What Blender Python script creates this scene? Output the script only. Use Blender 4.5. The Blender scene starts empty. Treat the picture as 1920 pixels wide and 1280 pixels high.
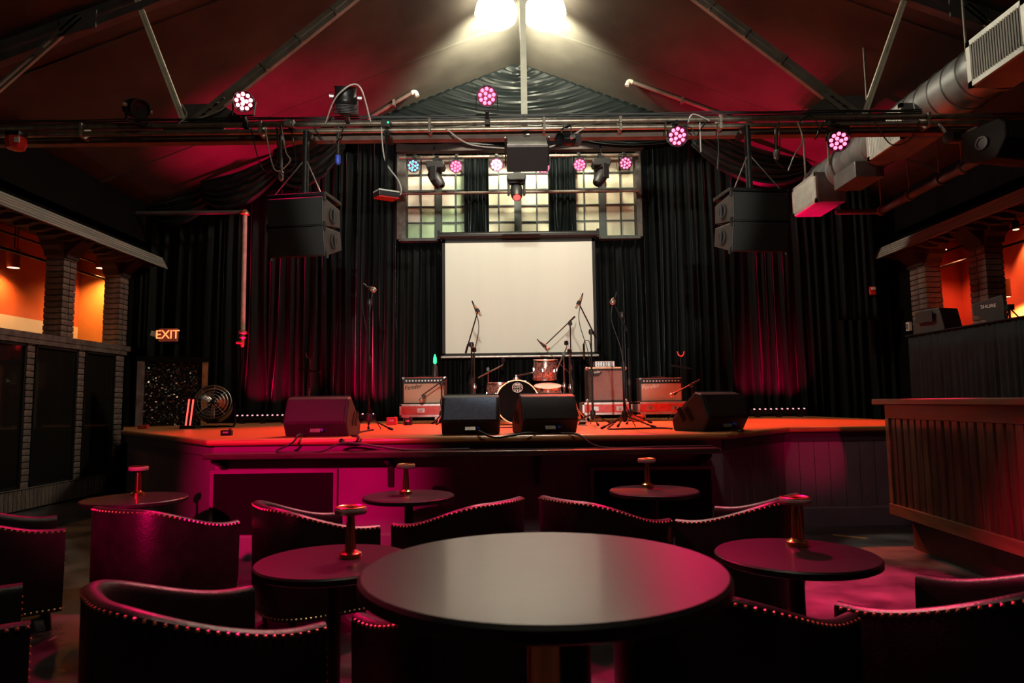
import bpy, bmesh, math, random
from mathutils import Vector, Matrix, Euler

random.seed(7)
PI = math.pi
SC = bpy.context.scene
COL = SC.collection

# ------------------------------------------------------------------ camera
F = 1260.0                       # focal length in pixels of a 1920 wide frame
TH = math.atan(115 / F)          # pitch up
RO = 0.0125                      # roll
H = 1.25                         # eye height
cam_d = bpy.data.cameras.new('camera')
cam = bpy.data.objects.new('camera', cam_d)
COL.objects.link(cam)
cam_d.sensor_width = 36.0
cam_d.lens = F / 1920 * 36.0
cam_d.clip_start = 0.05
_f = Vector((0, math.cos(TH), math.sin(TH)))
_u0 = Vector((0, -math.sin(TH), math.cos(TH)))
_r0 = Vector((1, 0, 0))
_r = _r0 * math.cos(RO) - _u0 * math.sin(RO)
_u = _u0 * math.cos(RO) + _r0 * math.sin(RO)
_m = Matrix((_r, _u, -_f)).transposed().to_4x4()
_m.translation = Vector((0, 0, H))
cam.matrix_world = _m
cam_d.dof.use_dof = True
cam_d.dof.focus_distance = 7.5
cam_d.dof.aperture_fstop = 4.5
SC.camera = cam

# ------------------------------------------------------------------ world / exposure
w = bpy.data.worlds.new('world')
SC.world = w
w.use_nodes = True
w.node_tree.nodes['Background'].inputs[0].default_value = (0.01, 0.01, 0.012, 1)
w.node_tree.nodes['Background'].inputs[1].default_value = 0.05
SC.view_settings.view_transform = 'Standard'
SC.view_settings.look = 'None'
SC.view_settings.exposure = 0.0
SC.view_settings.gamma = 1.0
SC.view_settings.use_curve_mapping = False
try:
    SC.cycles.use_denoising = True
    SC.cycles.sample_clamp_indirect = 3.0
    SC.cycles.caustics_reflective = False
    SC.cycles.caustics_refractive = False
except Exception:
    pass

LAMP_STRENGTH = 26.0             # glow of the two high-bay lamps under the ridge
PINK = (1.0, 0.0, 0.11)
MAGENTA = (1.0, 0.0, 0.13)


def spot(name, loc, target, energy, color, size=60, blend=0.5, radius=0.06, parent=None):
    d = bpy.data.lights.new(name, 'SPOT')
    d.energy = energy
    d.color = color
    d.spot_size = math.radians(size)
    d.spot_blend = blend
    d.shadow_soft_size = radius
    o = bpy.data.objects.new(name, d)
    COL.objects.link(o)
    loc = Vector(loc)
    q = (Vector(target) - loc).to_track_quat('-Z', 'Y')
    mw = q.to_matrix().to_4x4()
    mw.translation = loc
    if parent is not None:
        o.parent = parent
        mw = frame_of(parent).inverted() @ mw
    o.matrix_local = mw
    return o


# ------------------------------------------------------------------ pixel helpers: where a thing stands
def ray(px, py):
    u = px - 960.0
    v = py - 640.0
    c, s = math.cos(RO), math.sin(RO)
    u, v = u * c - v * s, v * c + u * s
    a, b = u / F, -v / F
    return Vector((a, math.cos(TH) - b * math.sin(TH), math.sin(TH) + b * math.cos(TH)))


def P(px, py, Y):
    d = ray(px, py)
    return Vector((0, 0, H)) + d * (Y / d.y)


def L(px, py, X):
    d = ray(px, py)
    return Vector((0, 0, H)) + d * (X / d.x)


# ------------------------------------------------------------------ materials
MATS = {}


def mat(name, col, rough=0.6, metal=0.0, var=0.15, scale=8.0, bump=0.0, bscale=40.0, sheen=0.0, coat=0.0,
        stretch=(1, 1, 1), spec=0.5, col2=None, emit=None, estr=0.0, rvar=0.0, trans=0.0):
    m = bpy.data.materials.new(name)
    m.use_nodes = True
    nt = m.node_tree
    b = nt.nodes['Principled BSDF']
    tc = nt.nodes.new('ShaderNodeTexCoord')
    mp = nt.nodes.new('ShaderNodeMapping')
    mp.inputs['Scale'].default_value = stretch
    nt.links.new(tc.outputs['Object'], mp.inputs['Vector'])
    nz = nt.nodes.new('ShaderNodeTexNoise')
    nz.inputs['Scale'].default_value = scale
    nz.inputs['Detail'].default_value = 5
    nt.links.new(mp.outputs['Vector'], nz.inputs['Vector'])
    cr = nt.nodes.new('ShaderNodeValToRGB')
    c1 = [max(0, c * (1 - var)) for c in col]
    c2 = col2 if col2 else [min(1, c * (1 + var)) for c in col]
    cr.color_ramp.elements[0].position = 0.35
    cr.color_ramp.elements[1].position = 0.65
    cr.color_ramp.elements[0].color = (*c1, 1)
    cr.color_ramp.elements[1].color = (*c2, 1)
    nt.links.new(nz.outputs['Fac'], cr.inputs['Fac'])
    nt.links.new(cr.outputs['Color'], b.inputs['Base Color'])
    b.inputs['Roughness'].default_value = rough
    b.inputs['Metallic'].default_value = metal
    b.inputs['Specular IOR Level'].default_value = spec
    if sheen:
        b.inputs['Sheen Weight'].default_value = sheen
        b.inputs['Sheen Roughness'].default_value = 0.22
        b.inputs['Sheen Tint'].default_value = (0.75, 0.95, 1.0, 1)
    if coat:
        b.inputs['Coat Weight'].default_value = coat
        b.inputs['Coat Roughness'].default_value = 0.1
    if trans:
        b.inputs['Transmission Weight'].default_value = trans
    if rvar:
        mr = nt.nodes.new('ShaderNodeMapRange')
        mr.inputs['To Min'].default_value = max(0, rough - rvar)
        mr.inputs['To Max'].default_value = min(1, rough + rvar)
        nt.links.new(nz.outputs['Fac'], mr.inputs['Value'])
        nt.links.new(mr.outputs['Result'], b.inputs['Roughness'])
    if bump:
        n2 = nt.nodes.new('ShaderNodeTexNoise')
        n2.inputs['Scale'].default_value = bscale
        n2.inputs['Detail'].default_value = 4
        nt.links.new(mp.outputs['Vector'], n2.inputs['Vector'])
        bp = nt.nodes.new('ShaderNodeBump')
        bp.inputs['Strength'].default_value = bump
        bp.inputs['Distance'].default_value = 0.02
        nt.links.new(n2.outputs['Fac'], bp.inputs['Height'])
        nt.links.new(bp.outputs['Normal'], b.inputs['Normal'])
    if emit:
        b.inputs['Emission Color'].default_value = (*emit, 1)
        b.inputs['Emission Strength'].default_value = estr
    MATS[name] = m
    return m


def M(n):
    return MATS[n]


mat('drape', (0.0030, 0.0048, 0.0052), 0.65, sheen=0.22, var=0.3, scale=3, stretch=(6, 6, 0.6), spec=0.10)
mat('drape_table', (0.006, 0.010, 0.013), 0.75, sheen=0.1, var=0.25, scale=4, spec=0.2)
mat('swag', (0.0035, 0.0055, 0.006), 0.5, sheen=0.08, var=0.25, scale=3, spec=0.3)
mat('ceiling', (0.055, 0.050, 0.042), 0.85, var=0.25, scale=1.2, bump=0.25, bscale=2.0, spec=0.2)
mat('wall_dark', (0.004, 0.0035, 0.0035), 0.9, var=0.2, scale=2, bump=0.2, spec=0.05)
mat('orange_wall', (0.66, 0.15, 0.05), 0.8, var=0.10, scale=1.5, bump=0.25, bscale=6)
mat('amber_wall', (0.80, 0.34, 0.09), 0.8, var=0.08, scale=1.5, bump=0.25, bscale=6)
mat('red_wall', (0.66, 0.12, 0.07), 0.8, var=0.14, scale=1.5, bump=0.3, bscale=5)
mat('cream_wall', (0.72, 0.66, 0.50), 0.8, var=0.05, scale=3)
mat('brick', (0.15, 0.105, 0.088), 0.75, var=0.35, scale=9, bump=0.5, bscale=30)
mat('brick2', (0.115, 0.082, 0.072), 0.75, var=0.35, scale=11, bump=0.5, bscale=30)
mat('mortar', (0.035, 0.031, 0.030), 0.95, var=0.3, scale=30, bump=0.4)
mat('ledge', (0.22, 0.22, 0.20), 0.7, var=0.35, scale=6, stretch=(1, 0.2, 14), bump=0.3, bscale=12)
mat('ledge_dark', (0.035, 0.022, 0.020), 0.8, var=0.25, scale=4, bump=0.2)
mat('floor', (0.040, 0.036, 0.038), 0.34, var=0.5, scale=2.2, bump=0.12, bscale=18, rvar=0.22, col2=(0.11, 0.10, 0.105))
mat('deck', (0.42, 0.15, 0.05), 0.33, var=0.35, scale=5, stretch=(0.25, 12, 1), rvar=0.1, bump=0.06, bscale=30)
mat('nosing', (0.50, 0.22, 0.08), 0.3, var=0.2, scale=5, stretch=(0.4, 8, 8), coat=0.3)
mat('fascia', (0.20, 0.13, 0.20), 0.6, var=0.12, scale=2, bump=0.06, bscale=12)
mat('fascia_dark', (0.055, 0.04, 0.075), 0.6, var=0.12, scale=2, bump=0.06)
mat('hatch', (0.003, 0.0025, 0.004), 0.7, var=0.3, scale=3, spec=0.15)
mat('rail', (0.05, 0.03, 0.028), 0.25, var=0.35, scale=6, stretch=(0.4, 6, 6), coat=0.4)
mat('black_metal', (0.012, 0.012, 0.013), 0.4, metal=0.3, var=0.2, scale=20)
mat('black_matte', (0.008, 0.008, 0.009), 0.75, var=0.25, scale=20, spec=0.2)
mat('black_plastic', (0.016, 0.016, 0.017), 0.45, var=0.2, scale=30)
mat('grille', (0.008, 0.008, 0.009), 0.7, var=0.3, scale=300, bump=0.3, bscale=400)
mat('box_paint', (0.022, 0.018, 0.019), 0.55, var=0.2, scale=30, bump=0.15, bscale=300)
mat('wedge', (0.020, 0.016, 0.020), 0.5, var=0.25, scale=80, bump=0.3, bscale=260)
mat('wedge_blue_lit', (0.25, 0.31, 0.48), 0.55, var=0.3, scale=120, bump=0.4, bscale=260)  # bluish light on the monitor back put into its colour
mat('speaker_grey', (0.22, 0.22, 0.20), 0.45, metal=0.3, var=0.1, scale=10)
mat('steel', (0.20, 0.17, 0.145), 0.55, metal=0.4, var=0.25, scale=6, bump=0.1)
mat('beam', (0.10, 0.065, 0.055), 0.6, metal=0.2, var=0.3, scale=6, bump=0.1)
mat('pipe', (0.30, 0.25, 0.20), 0.35, metal=0.8, var=0.25, scale=14)
mat('pale_paint', (0.62, 0.60, 0.48), 0.5, var=0.12, scale=8)
mat('gusset', (0.075, 0.07, 0.072), 0.6, metal=0.2, var=0.2, scale=5)
mat('duct', (0.30, 0.315, 0.32), 0.42, metal=0.75, var=0.15, scale=5, bump=0.05)
mat('duct_box', (0.16, 0.17, 0.175), 0.5, metal=0.6, var=0.15, scale=5)
mat('register', (0.42, 0.44, 0.42), 0.5, metal=0.3, var=0.1, scale=6)
mat('register_dark', (0.02, 0.022, 0.025), 0.7, var=0.2)
mat('screen', (0.66, 0.70, 0.65), 0.85, var=0.025, scale=0.8, stretch=(3, 1, 0.3))
mat('screen_black', (0.008, 0.008, 0.009), 0.7, var=0.2)
mat('pane', (0.74, 0.70, 0.50), 0.28, var=0.10, scale=4, bump=0.15, bscale=6)
mat('pane_green_lit', (0.50, 0.66, 0.42), 0.28, var=0.10, scale=4, bump=0.15, bscale=6)  # green light falling on the panes put into their colour
mat('pane_pink', (0.85, 0.76, 0.64), 0.28, var=0.08, scale=4, bump=0.15, bscale=6)
mat('muntin', (0.05, 0.062, 0.058), 0.5, var=0.2, scale=10)
mat('jamb', (0.075, 0.072, 0.065), 0.7, var=0.3, scale=12, bump=0.3)
mat('leather', (0.013, 0.010, 0.012), 0.38, var=0.3, scale=14, bump=0.12, bscale=90)
mat('nail', (0.85, 0.60, 0.30), 0.38, metal=1.0, var=0.1)
mat('wood_leg', (0.02, 0.012, 0.009), 0.4, var=0.3, scale=12)
mat('table_top', (0.020, 0.017, 0.020), 0.30, var=0.2, scale=30, bump=0.015, bscale=120, spec=1.0, coat=0.35)
mat('table_edge', (0.012, 0.010, 0.012), 0.45, var=0.2, scale=20)
mat('brass', (0.80, 0.47, 0.14), 0.22, metal=1.0, var=0.1, scale=10)
mat('acrylic', (0.62, 0.48, 0.48), 0.35, var=0.05, trans=0.35)
mat('bar_wood', (0.058, 0.024, 0.011), 0.42, var=0.45, scale=7, stretch=(4, 4, 0.35), bump=0.12, bscale=25, coat=0.15)
mat('bar_wood2', (0.043, 0.017, 0.008), 0.42, var=0.45, scale=8, stretch=(4, 4, 0.35), bump=0.12, bscale=25, coat=0.15)
mat('bar_frame', (0.105, 0.046, 0.022), 0.4, var=0.3, scale=6, stretch=(3, 0.4, 3), coat=0.2)
mat('kick', (0.03, 0.026, 0.02), 0.6, var=0.3, scale=5)
mat('mirror', (0.014, 0.011, 0.009), 0.05, metal=0.0, var=0.15, scale=1.5, spec=1.0, coat=1.0)
mat('mirror_frame', (0.012, 0.011, 0.011), 0.4, var=0.2)
mat('glitter_wood', (0.22, 0.085, 0.03), 0.5, var=0.4, scale=8)
mat('amp_tolex', (0.018, 0.016, 0.016), 0.6, var=0.25, scale=60, bump=0.3, bscale=200)
mat('amp_cloth', (0.42, 0.30, 0.22), 0.8, var=0.12, scale=120, bump=0.2, bscale=300)
mat('cab_cloth', (0.20, 0.14, 0.13), 0.8, var=0.15, scale=120, bump=0.2, bscale=300)
mat('chrome', (0.75, 0.74, 0.74), 0.2, metal=1.0, var=0.08, scale=20)
mat('silver', (0.45, 0.44, 0.44), 0.4, metal=0.7, var=0.1, scale=20)
mat('case_red', (0.62, 0.07, 0.07), 0.5, var=0.15, scale=15)
mat('case_edge', (0.40, 0.38, 0.37), 0.4, metal=0.7, var=0.15, scale=15)
mat('sparkle', (0.30, 0.12, 0.13), 0.22, metal=0.55, var=0.75, scale=55, coat=0.6, col2=(0.85, 0.50, 0.42))
mat('drum_head', (0.004, 0.004, 0.0045), 0.8, var=0.2, spec=0.08)
mat('drum_white', (0.55, 0.50, 0.46), 0.6, var=0.08)
mat('mic_orange', (0.55, 0.24, 0.10), 0.4, metal=0.5, var=0.1)
mat('mic_grille', (0.40, 0.36, 0.34), 0.4, metal=0.8, var=0.2, scale=200)
mat('logo_white', (0.75, 0.72, 0.68), 0.6, var=0.05)
mat('cable', (0.010, 0.010, 0.011), 0.5, var=0.2)
mat('cable_grey', (0.42, 0.41, 0.38), 0.5, var=0.15)
mat('blue_plug', (0.04, 0.08, 0.55), 0.4, var=0.1)
mat('red_plastic', (0.55, 0.03, 0.03), 0.4, var=0.1)
mat('white_plastic', (0.62, 0.60, 0.56), 0.5, var=0.06)
mat('fan_metal', (0.03, 0.03, 0.032), 0.25, metal=0.7, var=0.15)
mat('fan_blade', (0.33, 0.30, 0.28), 0.28, metal=0.8, var=0.1)
mat('copper', (0.50, 0.24, 0.14), 0.4, metal=0.8, var=0.2)
mat('standpipe', (0.36, 0.31, 0.28), 0.5, var=0.15, scale=10)
mat('pendant', (0.28, 0.07, 0.04), 0.5, var=0.1)  # red light on the can bodies put into their colour
mat('tape', (0.45, 0.22, 0.07), 0.6, var=0.1)
mat('led_pink', (0.3, 0.02, 0.06), 0.3, emit=(1.0, 0.20, 0.36), estr=2.6)
mat('led_hot', (0.5, 0.1, 0.15), 0.3, emit=(1.0, 0.50, 0.52), estr=6.0)
mat('led_cyan', (0.02, 0.2, 0.25), 0.3, emit=(0.18, 0.85, 1.0), estr=1.6)
mat('led_white', (0.3, 0.1, 0.12), 0.3, emit=(1.0, 0.42, 0.48), estr=1.4)
mat('led_red', (0.5, 0.02, 0.02), 0.3, emit=(1.0, 0.06, 0.05), estr=3.0)
mat('led_green', (0.02, 0.4, 0.1), 0.3, emit=(0.02, 1.0, 0.30), estr=2.0)
mat('par_plate_scatter', (0.30, 0.02, 0.08), 0.25, metal=0.6, var=0.1)  # pink LED scatter between the lenses put into the plate colour
mat('exit_face', (0.35, 0.10, 0.07), 0.5, emit=(1.0, 0.16, 0.08), estr=0.06)
mat('exit_red', (0.6, 0.03, 0.02), 0.4, emit=(1.0, 0.22, 0.07), estr=2.4)
mat('lamp_glow', (0.9, 0.9, 0.8), 0.4, emit=(1.0, 0.90, 0.66), estr=LAMP_STRENGTH)
mat('lamp_fill', (0.9, 0.9, 0.8), 0.4, emit=(1.0, 0.90, 0.66), estr=60.0)
mat('pendant_glow', (0.9, 0.6, 0.3), 0.4, emit=(1.0, 0.55, 0.25), estr=6.0)
mat('under_glow', (0.5, 0.5, 0.1), 0.4, emit=(0.75, 0.80, 0.20), estr=1.2)


def glitter_material():
    m = bpy.data.materials.new('glitter')
    m.use_nodes = True
    nt = m.node_tree
    b = nt.nodes['Principled BSDF']
    tc = nt.nodes.new('ShaderNodeTexCoord')
    vo = nt.nodes.new('ShaderNodeTexVoronoi')
    vo.inputs['Scale'].default_value = 55
    nt.links.new(tc.outputs['Object'], vo.inputs['Vector'])
    # every mosaic chip faces its own way, so a few of them catch a lamp
    sub = nt.nodes.new('ShaderNodeVectorMath')
    sub.operation = 'SUBTRACT'
    nt.links.new(vo.outputs['Color'], sub.inputs[0])
    sub.inputs[1].default_value = (0.5, 0.5, 0.5)
    mul = nt.nodes.new('ShaderNodeVectorMath')
    mul.operation = 'SCALE'
    mul.inputs['Scale'].default_value = 0.9
    nt.links.new(sub.outputs[0], mul.inputs[0])
    ge = nt.nodes.new('ShaderNodeNewGeometry')
    ad = nt.nodes.new('ShaderNodeVectorMath')
    nt.links.new(ge.outputs['Normal'], ad.inputs[0])
    nt.links.new(mul.outputs[0], ad.inputs[1])
    no = nt.nodes.new('ShaderNodeVectorMath')
    no.operation = 'NORMALIZE'
    nt.links.new(ad.outputs[0], no.inputs[0])
    nt.links.new(no.outputs[0], b.inputs['Normal'])
    cr = nt.nodes.new('ShaderNodeValToRGB')
    cr.color_ramp.elements[0].color = (0.006, 0.005, 0.005, 1)
    cr.color_ramp.elements[1].color = (0.25, 0.12, 0.06, 1)
    cr.color_ramp.elements[0].position = 0.80
    nt.links.new(vo.outputs['Color'], cr.inputs['Fac'])
    nt.links.new(cr.outputs['Color'], b.inputs['Base Color'])
    b.inputs['Metallic'].default_value = 0.4
    b.inputs['Roughness'].default_value = 0.22
    MATS['glitter'] = m


glitter_material()


def floor_material():
    """dark sealed concrete: worn patches and thin scuffs"""
    m = MATS['floor']
    nt = m.node_tree
    b = nt.nodes['Principled BSDF']
    tc = nt.nodes.new('ShaderNodeTexCoord')
    mp = nt.nodes.new('ShaderNodeMapping')
    mp.inputs['Scale'].default_value = (3, 0.7, 1)
    mp.inputs['Rotation'].default_value = (0, 0, 0.7)
    nz = nt.nodes.new('ShaderNodeTexNoise')
    nz.inputs['Scale'].default_value = 9
    nz.inputs['Detail'].default_value = 9
    nz.inputs['Roughness'].default_value = 0.75
    nt.links.new(tc.outputs['Object'], mp.inputs['Vector'])
    nt.links.new(mp.outputs['Vector'], nz.inputs['Vector'])
    r = nt.nodes.new('ShaderNodeValToRGB')
    r.color_ramp.elements[0].position = 0.60
    r.color_ramp.elements[1].position = 0.72
    nt.links.new(nz.outputs['Fac'], r.inputs['Fac'])
    mx = nt.nodes.new('ShaderNodeMixRGB')
    src = b.inputs['Base Color'].links[0].from_socket
    nt.links.new(r.outputs['Color'], mx.inputs['Fac'])
    nt.links.new(src, mx.inputs['Color1'])
    mx.inputs['Color2'].default_value = (0.22, 0.21, 0.20, 1)
    nt.links.new(mx.outputs['Color'], b.inputs['Base Color'])


floor_material()

# ------------------------------------------------------------------ mesh helpers
FRAMES = {}


def frame_of(o):
    while o.parent is not None:
        o = o.parent
    return FRAMES.get(o.name, Matrix.Identity(4))


def tag(o, label=None, cat=None, group=None, kind=None):
    if label:
        o['label'] = label
    if cat:
        o['category'] = cat
    if group:
        o['group'] = group
    if kind:
        o['kind'] = kind
    return o


def thing(name, label, cat, loc=(0, 0, 0), rotz=0.0, group=None):
    o = bpy.data.objects.new(name, None)
    COL.objects.link(o)
    o.empty_display_size = 0.1
    o.location = loc
    o.rotation_euler = (0, 0, rotz)
    FRAMES[o.name] = Matrix.LocRotScale(Vector(loc), Euler((0, 0, rotz)), None)
    tag(o, label, cat, group)
    return o


def copy_thing(src, loc, rotz, label, group=None):
    r = src.copy()
    COL.objects.link(r)
    r.location = loc
    r.rotation_euler = (0, 0, rotz)
    FRAMES[r.name] = Matrix.LocRotScale(Vector(loc), Euler((0, 0, rotz)), None)
    r['label'] = label
    if group:
        r['group'] = group
    for ch in list(src.children):
        c = ch.copy()
        COL.objects.link(c)
        c.parent = r
        for g in list(ch.children):
            d = g.copy()
            COL.objects.link(d)
            d.parent = c
    return r


class MB:
    def __init__(self):
        self.v = []
        self.f = []

    def add(self, vs, fs):
        n = len(self.v)
        self.v.extend(Vector(p) for p in vs)
        self.f.extend([tuple(i + n for i in q) for q in fs])
        return self

    def box(self, c, s, R=None):
        c = Vector(c)
        hx, hy, hz = s[0] / 2, s[1] / 2, s[2] / 2
        vs = [Vector((x, y, z)) for z in (-hz, hz) for y in (-hy, hy) for x in (-hx, hx)]
        if R is not None:
            vs = [R @ p for p in vs]
        return self.add([c + p for p in vs], [(0, 2, 3, 1), (4, 5, 7, 6), (0, 1, 5, 4), (2, 6, 7, 3), (0, 4, 6, 2), (1, 3, 7, 5)])

    def span(self, a, b):
        a, b = Vector(a), Vector(b)
        return self.box((a + b) / 2, [abs(b[i] - a[i]) for i in range(3)])

    def bar(self, p0, p1, wd, ht, up=(0, 0, 1)):
        p0, p1 = Vector(p0), Vector(p1)
        y = (p1 - p0)
        ln = y.length
        y.normalize()
        x = y.cross(Vector(up))
        if x.length < 1e-5:
            x = y.cross(Vector((1, 0, 0)))
        x.normalize()
        z = x.cross(y)
        R = Matrix((x, y, z)).transposed()
        return self.box((p0 + p1) / 2, (wd, ln, ht), R)

    def cyl(self, p0, p1, r0, r1=None, n=12, cap=True):
        if r1 is None:
            r1 = r0
        p0, p1 = Vector(p0), Vector(p1)
        d = (p1 - p0).normalized()
        x = d.orthogonal().normalized()
        y = d.cross(x)
        vs = []
        for p, r in ((p0, r0), (p1, r1)):
            for i in range(n):
                a = 2 * PI * i / n
                vs.append(p + x * (r * math.cos(a)) + y * (r * math.sin(a)))
        fs = [(i, (i + 1) % n, n + (i + 1) % n, n + i) for i in range(n)]
        if cap:
            fs.append(tuple(reversed(range(n))))
            fs.append(tuple(range(n, 2 * n)))
        return self.add(vs, fs)

    def tube(self, pts, r, n=6):
        pts = [Vector(p) for p in pts]
        vs = []
        x = None
        for i, p in enumerate(pts):
            a = pts[max(0, i - 1)]
            b = pts[min(len(pts) - 1, i + 1)]
            d = (b - a).normalized()
            if x is None:
                x = d.orthogonal().normalized()
            else:
                x = (x - d * x.dot(d))
                if x.length < 1e-6:
                    x = d.orthogonal()
                x.normalize()
            y = d.cross(x)
            for k in range(n):
                t = 2 * PI * k / n
                vs.append(p + x * (r * math.cos(t)) + y * (r * math.sin(t)))
        fs = []
        for i in range(len(pts) - 1):
            for k in range(n):
                fs.append((i * n + k, i * n + (k + 1) % n, (i + 1) * n + (k + 1) % n, (i + 1) * n + k))
        fs.append(tuple(reversed(range(n))))
        fs.append(tuple(range((len(pts) - 1) * n, len(pts) * n)))
        return self.add(vs, fs)

    def lathe(self, prof, n=24, o=(0, 0, 0), axis=(0, 0, 1), ring=False):
        o = Vector(o)
        d = Vector(axis).normalized()
        x = Vector((1, 0, 0)) if abs(d.z) > 0.99 else d.orthogonal().normalized()
        y = d.cross(x)
        vs = []
        for r, z in prof:
            for i in range(n):
                a = 2 * PI * i / n
                vs.append(o + d * z + x * (r * math.cos(a)) + y * (r * math.sin(a)))
        fs = []
        for j in range(len(prof) - 1):
            for i in range(n):
                fs.append((j * n + i, j * n + (i + 1) % n, (j + 1) * n + (i + 1) % n, (j + 1) * n + i))
        if ring:
            j = len(prof) - 1
            fs += [(j * n + i, j * n + (i + 1) % n, (i + 1) % n, i) for i in range(n)]
        else:
            fs.append(tuple(reversed(range(n))))
            fs.append(tuple(range((len(prof) - 1) * n, len(prof) * n)))
        return self.add(vs, fs)

    def prism(self, poly, o, ea, eb, depth):
        """poly (a,b) in the plane o+a*ea+b*eb, extruded by vector depth"""
        o, ea, eb, dp = Vector(o), Vector(ea), Vector(eb), Vector(depth)
        n = len(poly)
        vs = [o + ea * a + eb * b for a, b in poly]
        vs += [p + dp for p in vs]
        fs = [tuple(reversed(range(n))), tuple(range(n, 2 * n))]
        fs += [(i, (i + 1) % n, n + (i + 1) % n, n + i) for i in range(n)]
        return self.add(vs, fs)

    def grid(self, pts, nu, nv):
        fs = []
        for j in range(nv - 1):
            for i in range(nu - 1):
                a = j * nu + i
                fs.append((a, a + 1, a + nu + 1, a + nu))
        return self.add(pts, fs)

    def ball(self, c, r, n=10, m=6, sc=(1, 1, 1), R=None):
        c = Vector(c)
        vs = []
        for j in range(m + 1):
            t = PI * j / m
            for i in range(n):
                a = 2 * PI * i / n
                p = Vector((r * sc[0] * math.sin(t) * math.cos(a), r * sc[1] * math.sin(t) * math.sin(a), r * sc[2] * math.cos(t)))
                if R is not None:
                    p = R @ p
                vs.append(c + p)
        fs = []
        for j in range(m):
            for i in range(n):
                fs.append((j * n + i, (j + 1) * n + i, (j + 1) * n + (i + 1) % n, j * n + (i + 1) % n))
        return self.add(vs, fs)

    def xf(self, Mx):
        self.v = [Mx @ p for p in self.v]
        return self

    def build(self, name, material, parent=None, smooth=False, bevel=0.0, world=False, solid=0.0, clean=True):
        vs = self.v
        if world and parent is not None:
            inv = frame_of(parent).inverted()
            vs = [inv @ p for p in vs]
        me = bpy.data.meshes.new(name)
        me.from_pydata([tuple(p) for p in vs], [], self.f)
        me.validate(clean_customdata=False)
        if clean:
            bm = bmesh.new()
            bm.from_mesh(me)
            bmesh.ops.remove_doubles(bm, verts=bm.verts, dist=1e-5)
            bmesh.ops.recalc_face_normals(bm, faces=bm.faces)
            bm.to_mesh(me)
            bm.free()
        me.materials.append(M(material) if isinstance(material, str) else material)
        if smooth:
            for p in me.polygons:
                p.use_smooth = True
            try:
                me.set_sharp_from_angle(angle=math.radians(38))
            except Exception:
                pass
        o = bpy.data.objects.new(name, me)
        COL.objects.link(o)
        if parent is not None:
            o.parent = parent
        if solid:
            md = o.modifiers.new('solid', 'SOLIDIFY')
            md.thickness = solid
            md.offset = 0
        if bevel:
            md = o.modifiers.new('bevel', 'BEVEL')
            md.width = bevel
            md.segments = 2
            md.limit_method = 'ANGLE'
        return o


def structure(o):
    o['kind'] = 'structure'
    return o


def text_part(name, s, size, material, parent, origin, ex, ey, depth=0.004, shear=0.0, space=1.0):
    """flat lettering as a thin mesh; origin is its centre, ex/ey its reading axes (world)"""
    cu = bpy.data.curves.new(name, 'FONT')
    cu.body = s
    cu.size = size
    cu.extrude = depth / 2
    cu.align_x = 'CENTER'
    cu.align_y = 'CENTER'
    cu.shear = shear
    cu.space_character = space
    tmp = bpy.data.objects.new(name + '_tmp', cu)
    COL.objects.link(tmp)
    dg = bpy.context.evaluated_depsgraph_get()
    me = bpy.data.meshes.new_from_object(tmp.evaluated_get(dg))
    bpy.data.objects.remove(tmp)
    ex, ey = Vector(ex).normalized(), Vector(ey).normalized()
    ez = ex.cross(ey)
    R = Matrix((ex, ey, ez)).transposed().to_4x4()
    R.translation = Vector(origin)
    me.transform(frame_of(parent).inverted() @ R)
    me.materials.clear()
    me.materials.append(M(material))
    o = bpy.data.objects.new(name, me)
    COL.objects.link(o)
    o.parent = parent
    return o


def curve_pts(pts, k=8):
    """Catmull-Rom through pts"""
    pts = [Vector(p) for p in pts]
    out = []
    for i in range(len(pts) - 1):
        p0 = pts[max(0, i - 1)]
        p1, p2 = pts[i], pts[i + 1]
        p3 = pts[min(len(pts) - 1, i + 2)]
        for j in range(k):
            t = j / k
            out.append(0.5 * ((2 * p1) + (p2 - p0) * t + (2 * p0 - 5 * p1 + 4 * p2 - p3) * t * t + (3 * p1 - p0 - 3 * p2 + p3) * t ** 3))
    out.append(pts[-1])
    return out


def smooth01(t):
    t = max(0.0, min(1.0, t))
    return t * t * (3 - 2 * t)


# ================================================================== THE ROOM
CX = 0.15                        # axis of the hall
XL, XR = -6.0, 6.3               # inner faces of the side walls
YB = 11.3                        # back wall
YF = -3.2                        # wall behind the camera
RZ, SL = 7.0, 0.392              # ridge height, roof slope


def roof_z(x):
    return RZ - SL * abs(x - CX)


structure(MB().span((-7.6, YF - .2, -0.1), (7.9, 12, 0)).build('floor', 'floor'))
for s in (-1, 1):
    xe = XL - 0.2 if s < 0 else XR + 0.2
    pts = []
    ny, nx = 40, 14
    for j in range(ny):
        y = YF - 0.2 + (YB + 0.3 - YF) * j / (ny - 1)
        for i in range(nx):
            x = CX + (xe - CX) * i / (nx - 1)
            sag = 0.035 * math.sin(PI * ((y * 0.55) % 1.0)) * math.sin(PI * i / (nx - 1))
            pts.append((x, y, roof_z(x) - sag))
    structure(MB().grid(pts, nx, ny).build('ceiling', 'ceiling', solid=0.04, smooth=True))
structure(MB().span((-7.6, YB, 0), (7.9, YB + 0.15, 7.3)).build('wall_back', 'wall_dark'))
structure(MB().span((-7.6, YF - 0.2, 0), (7.9, YF, 7.3)).build('wall_front', 'wall_dark'))


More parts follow.
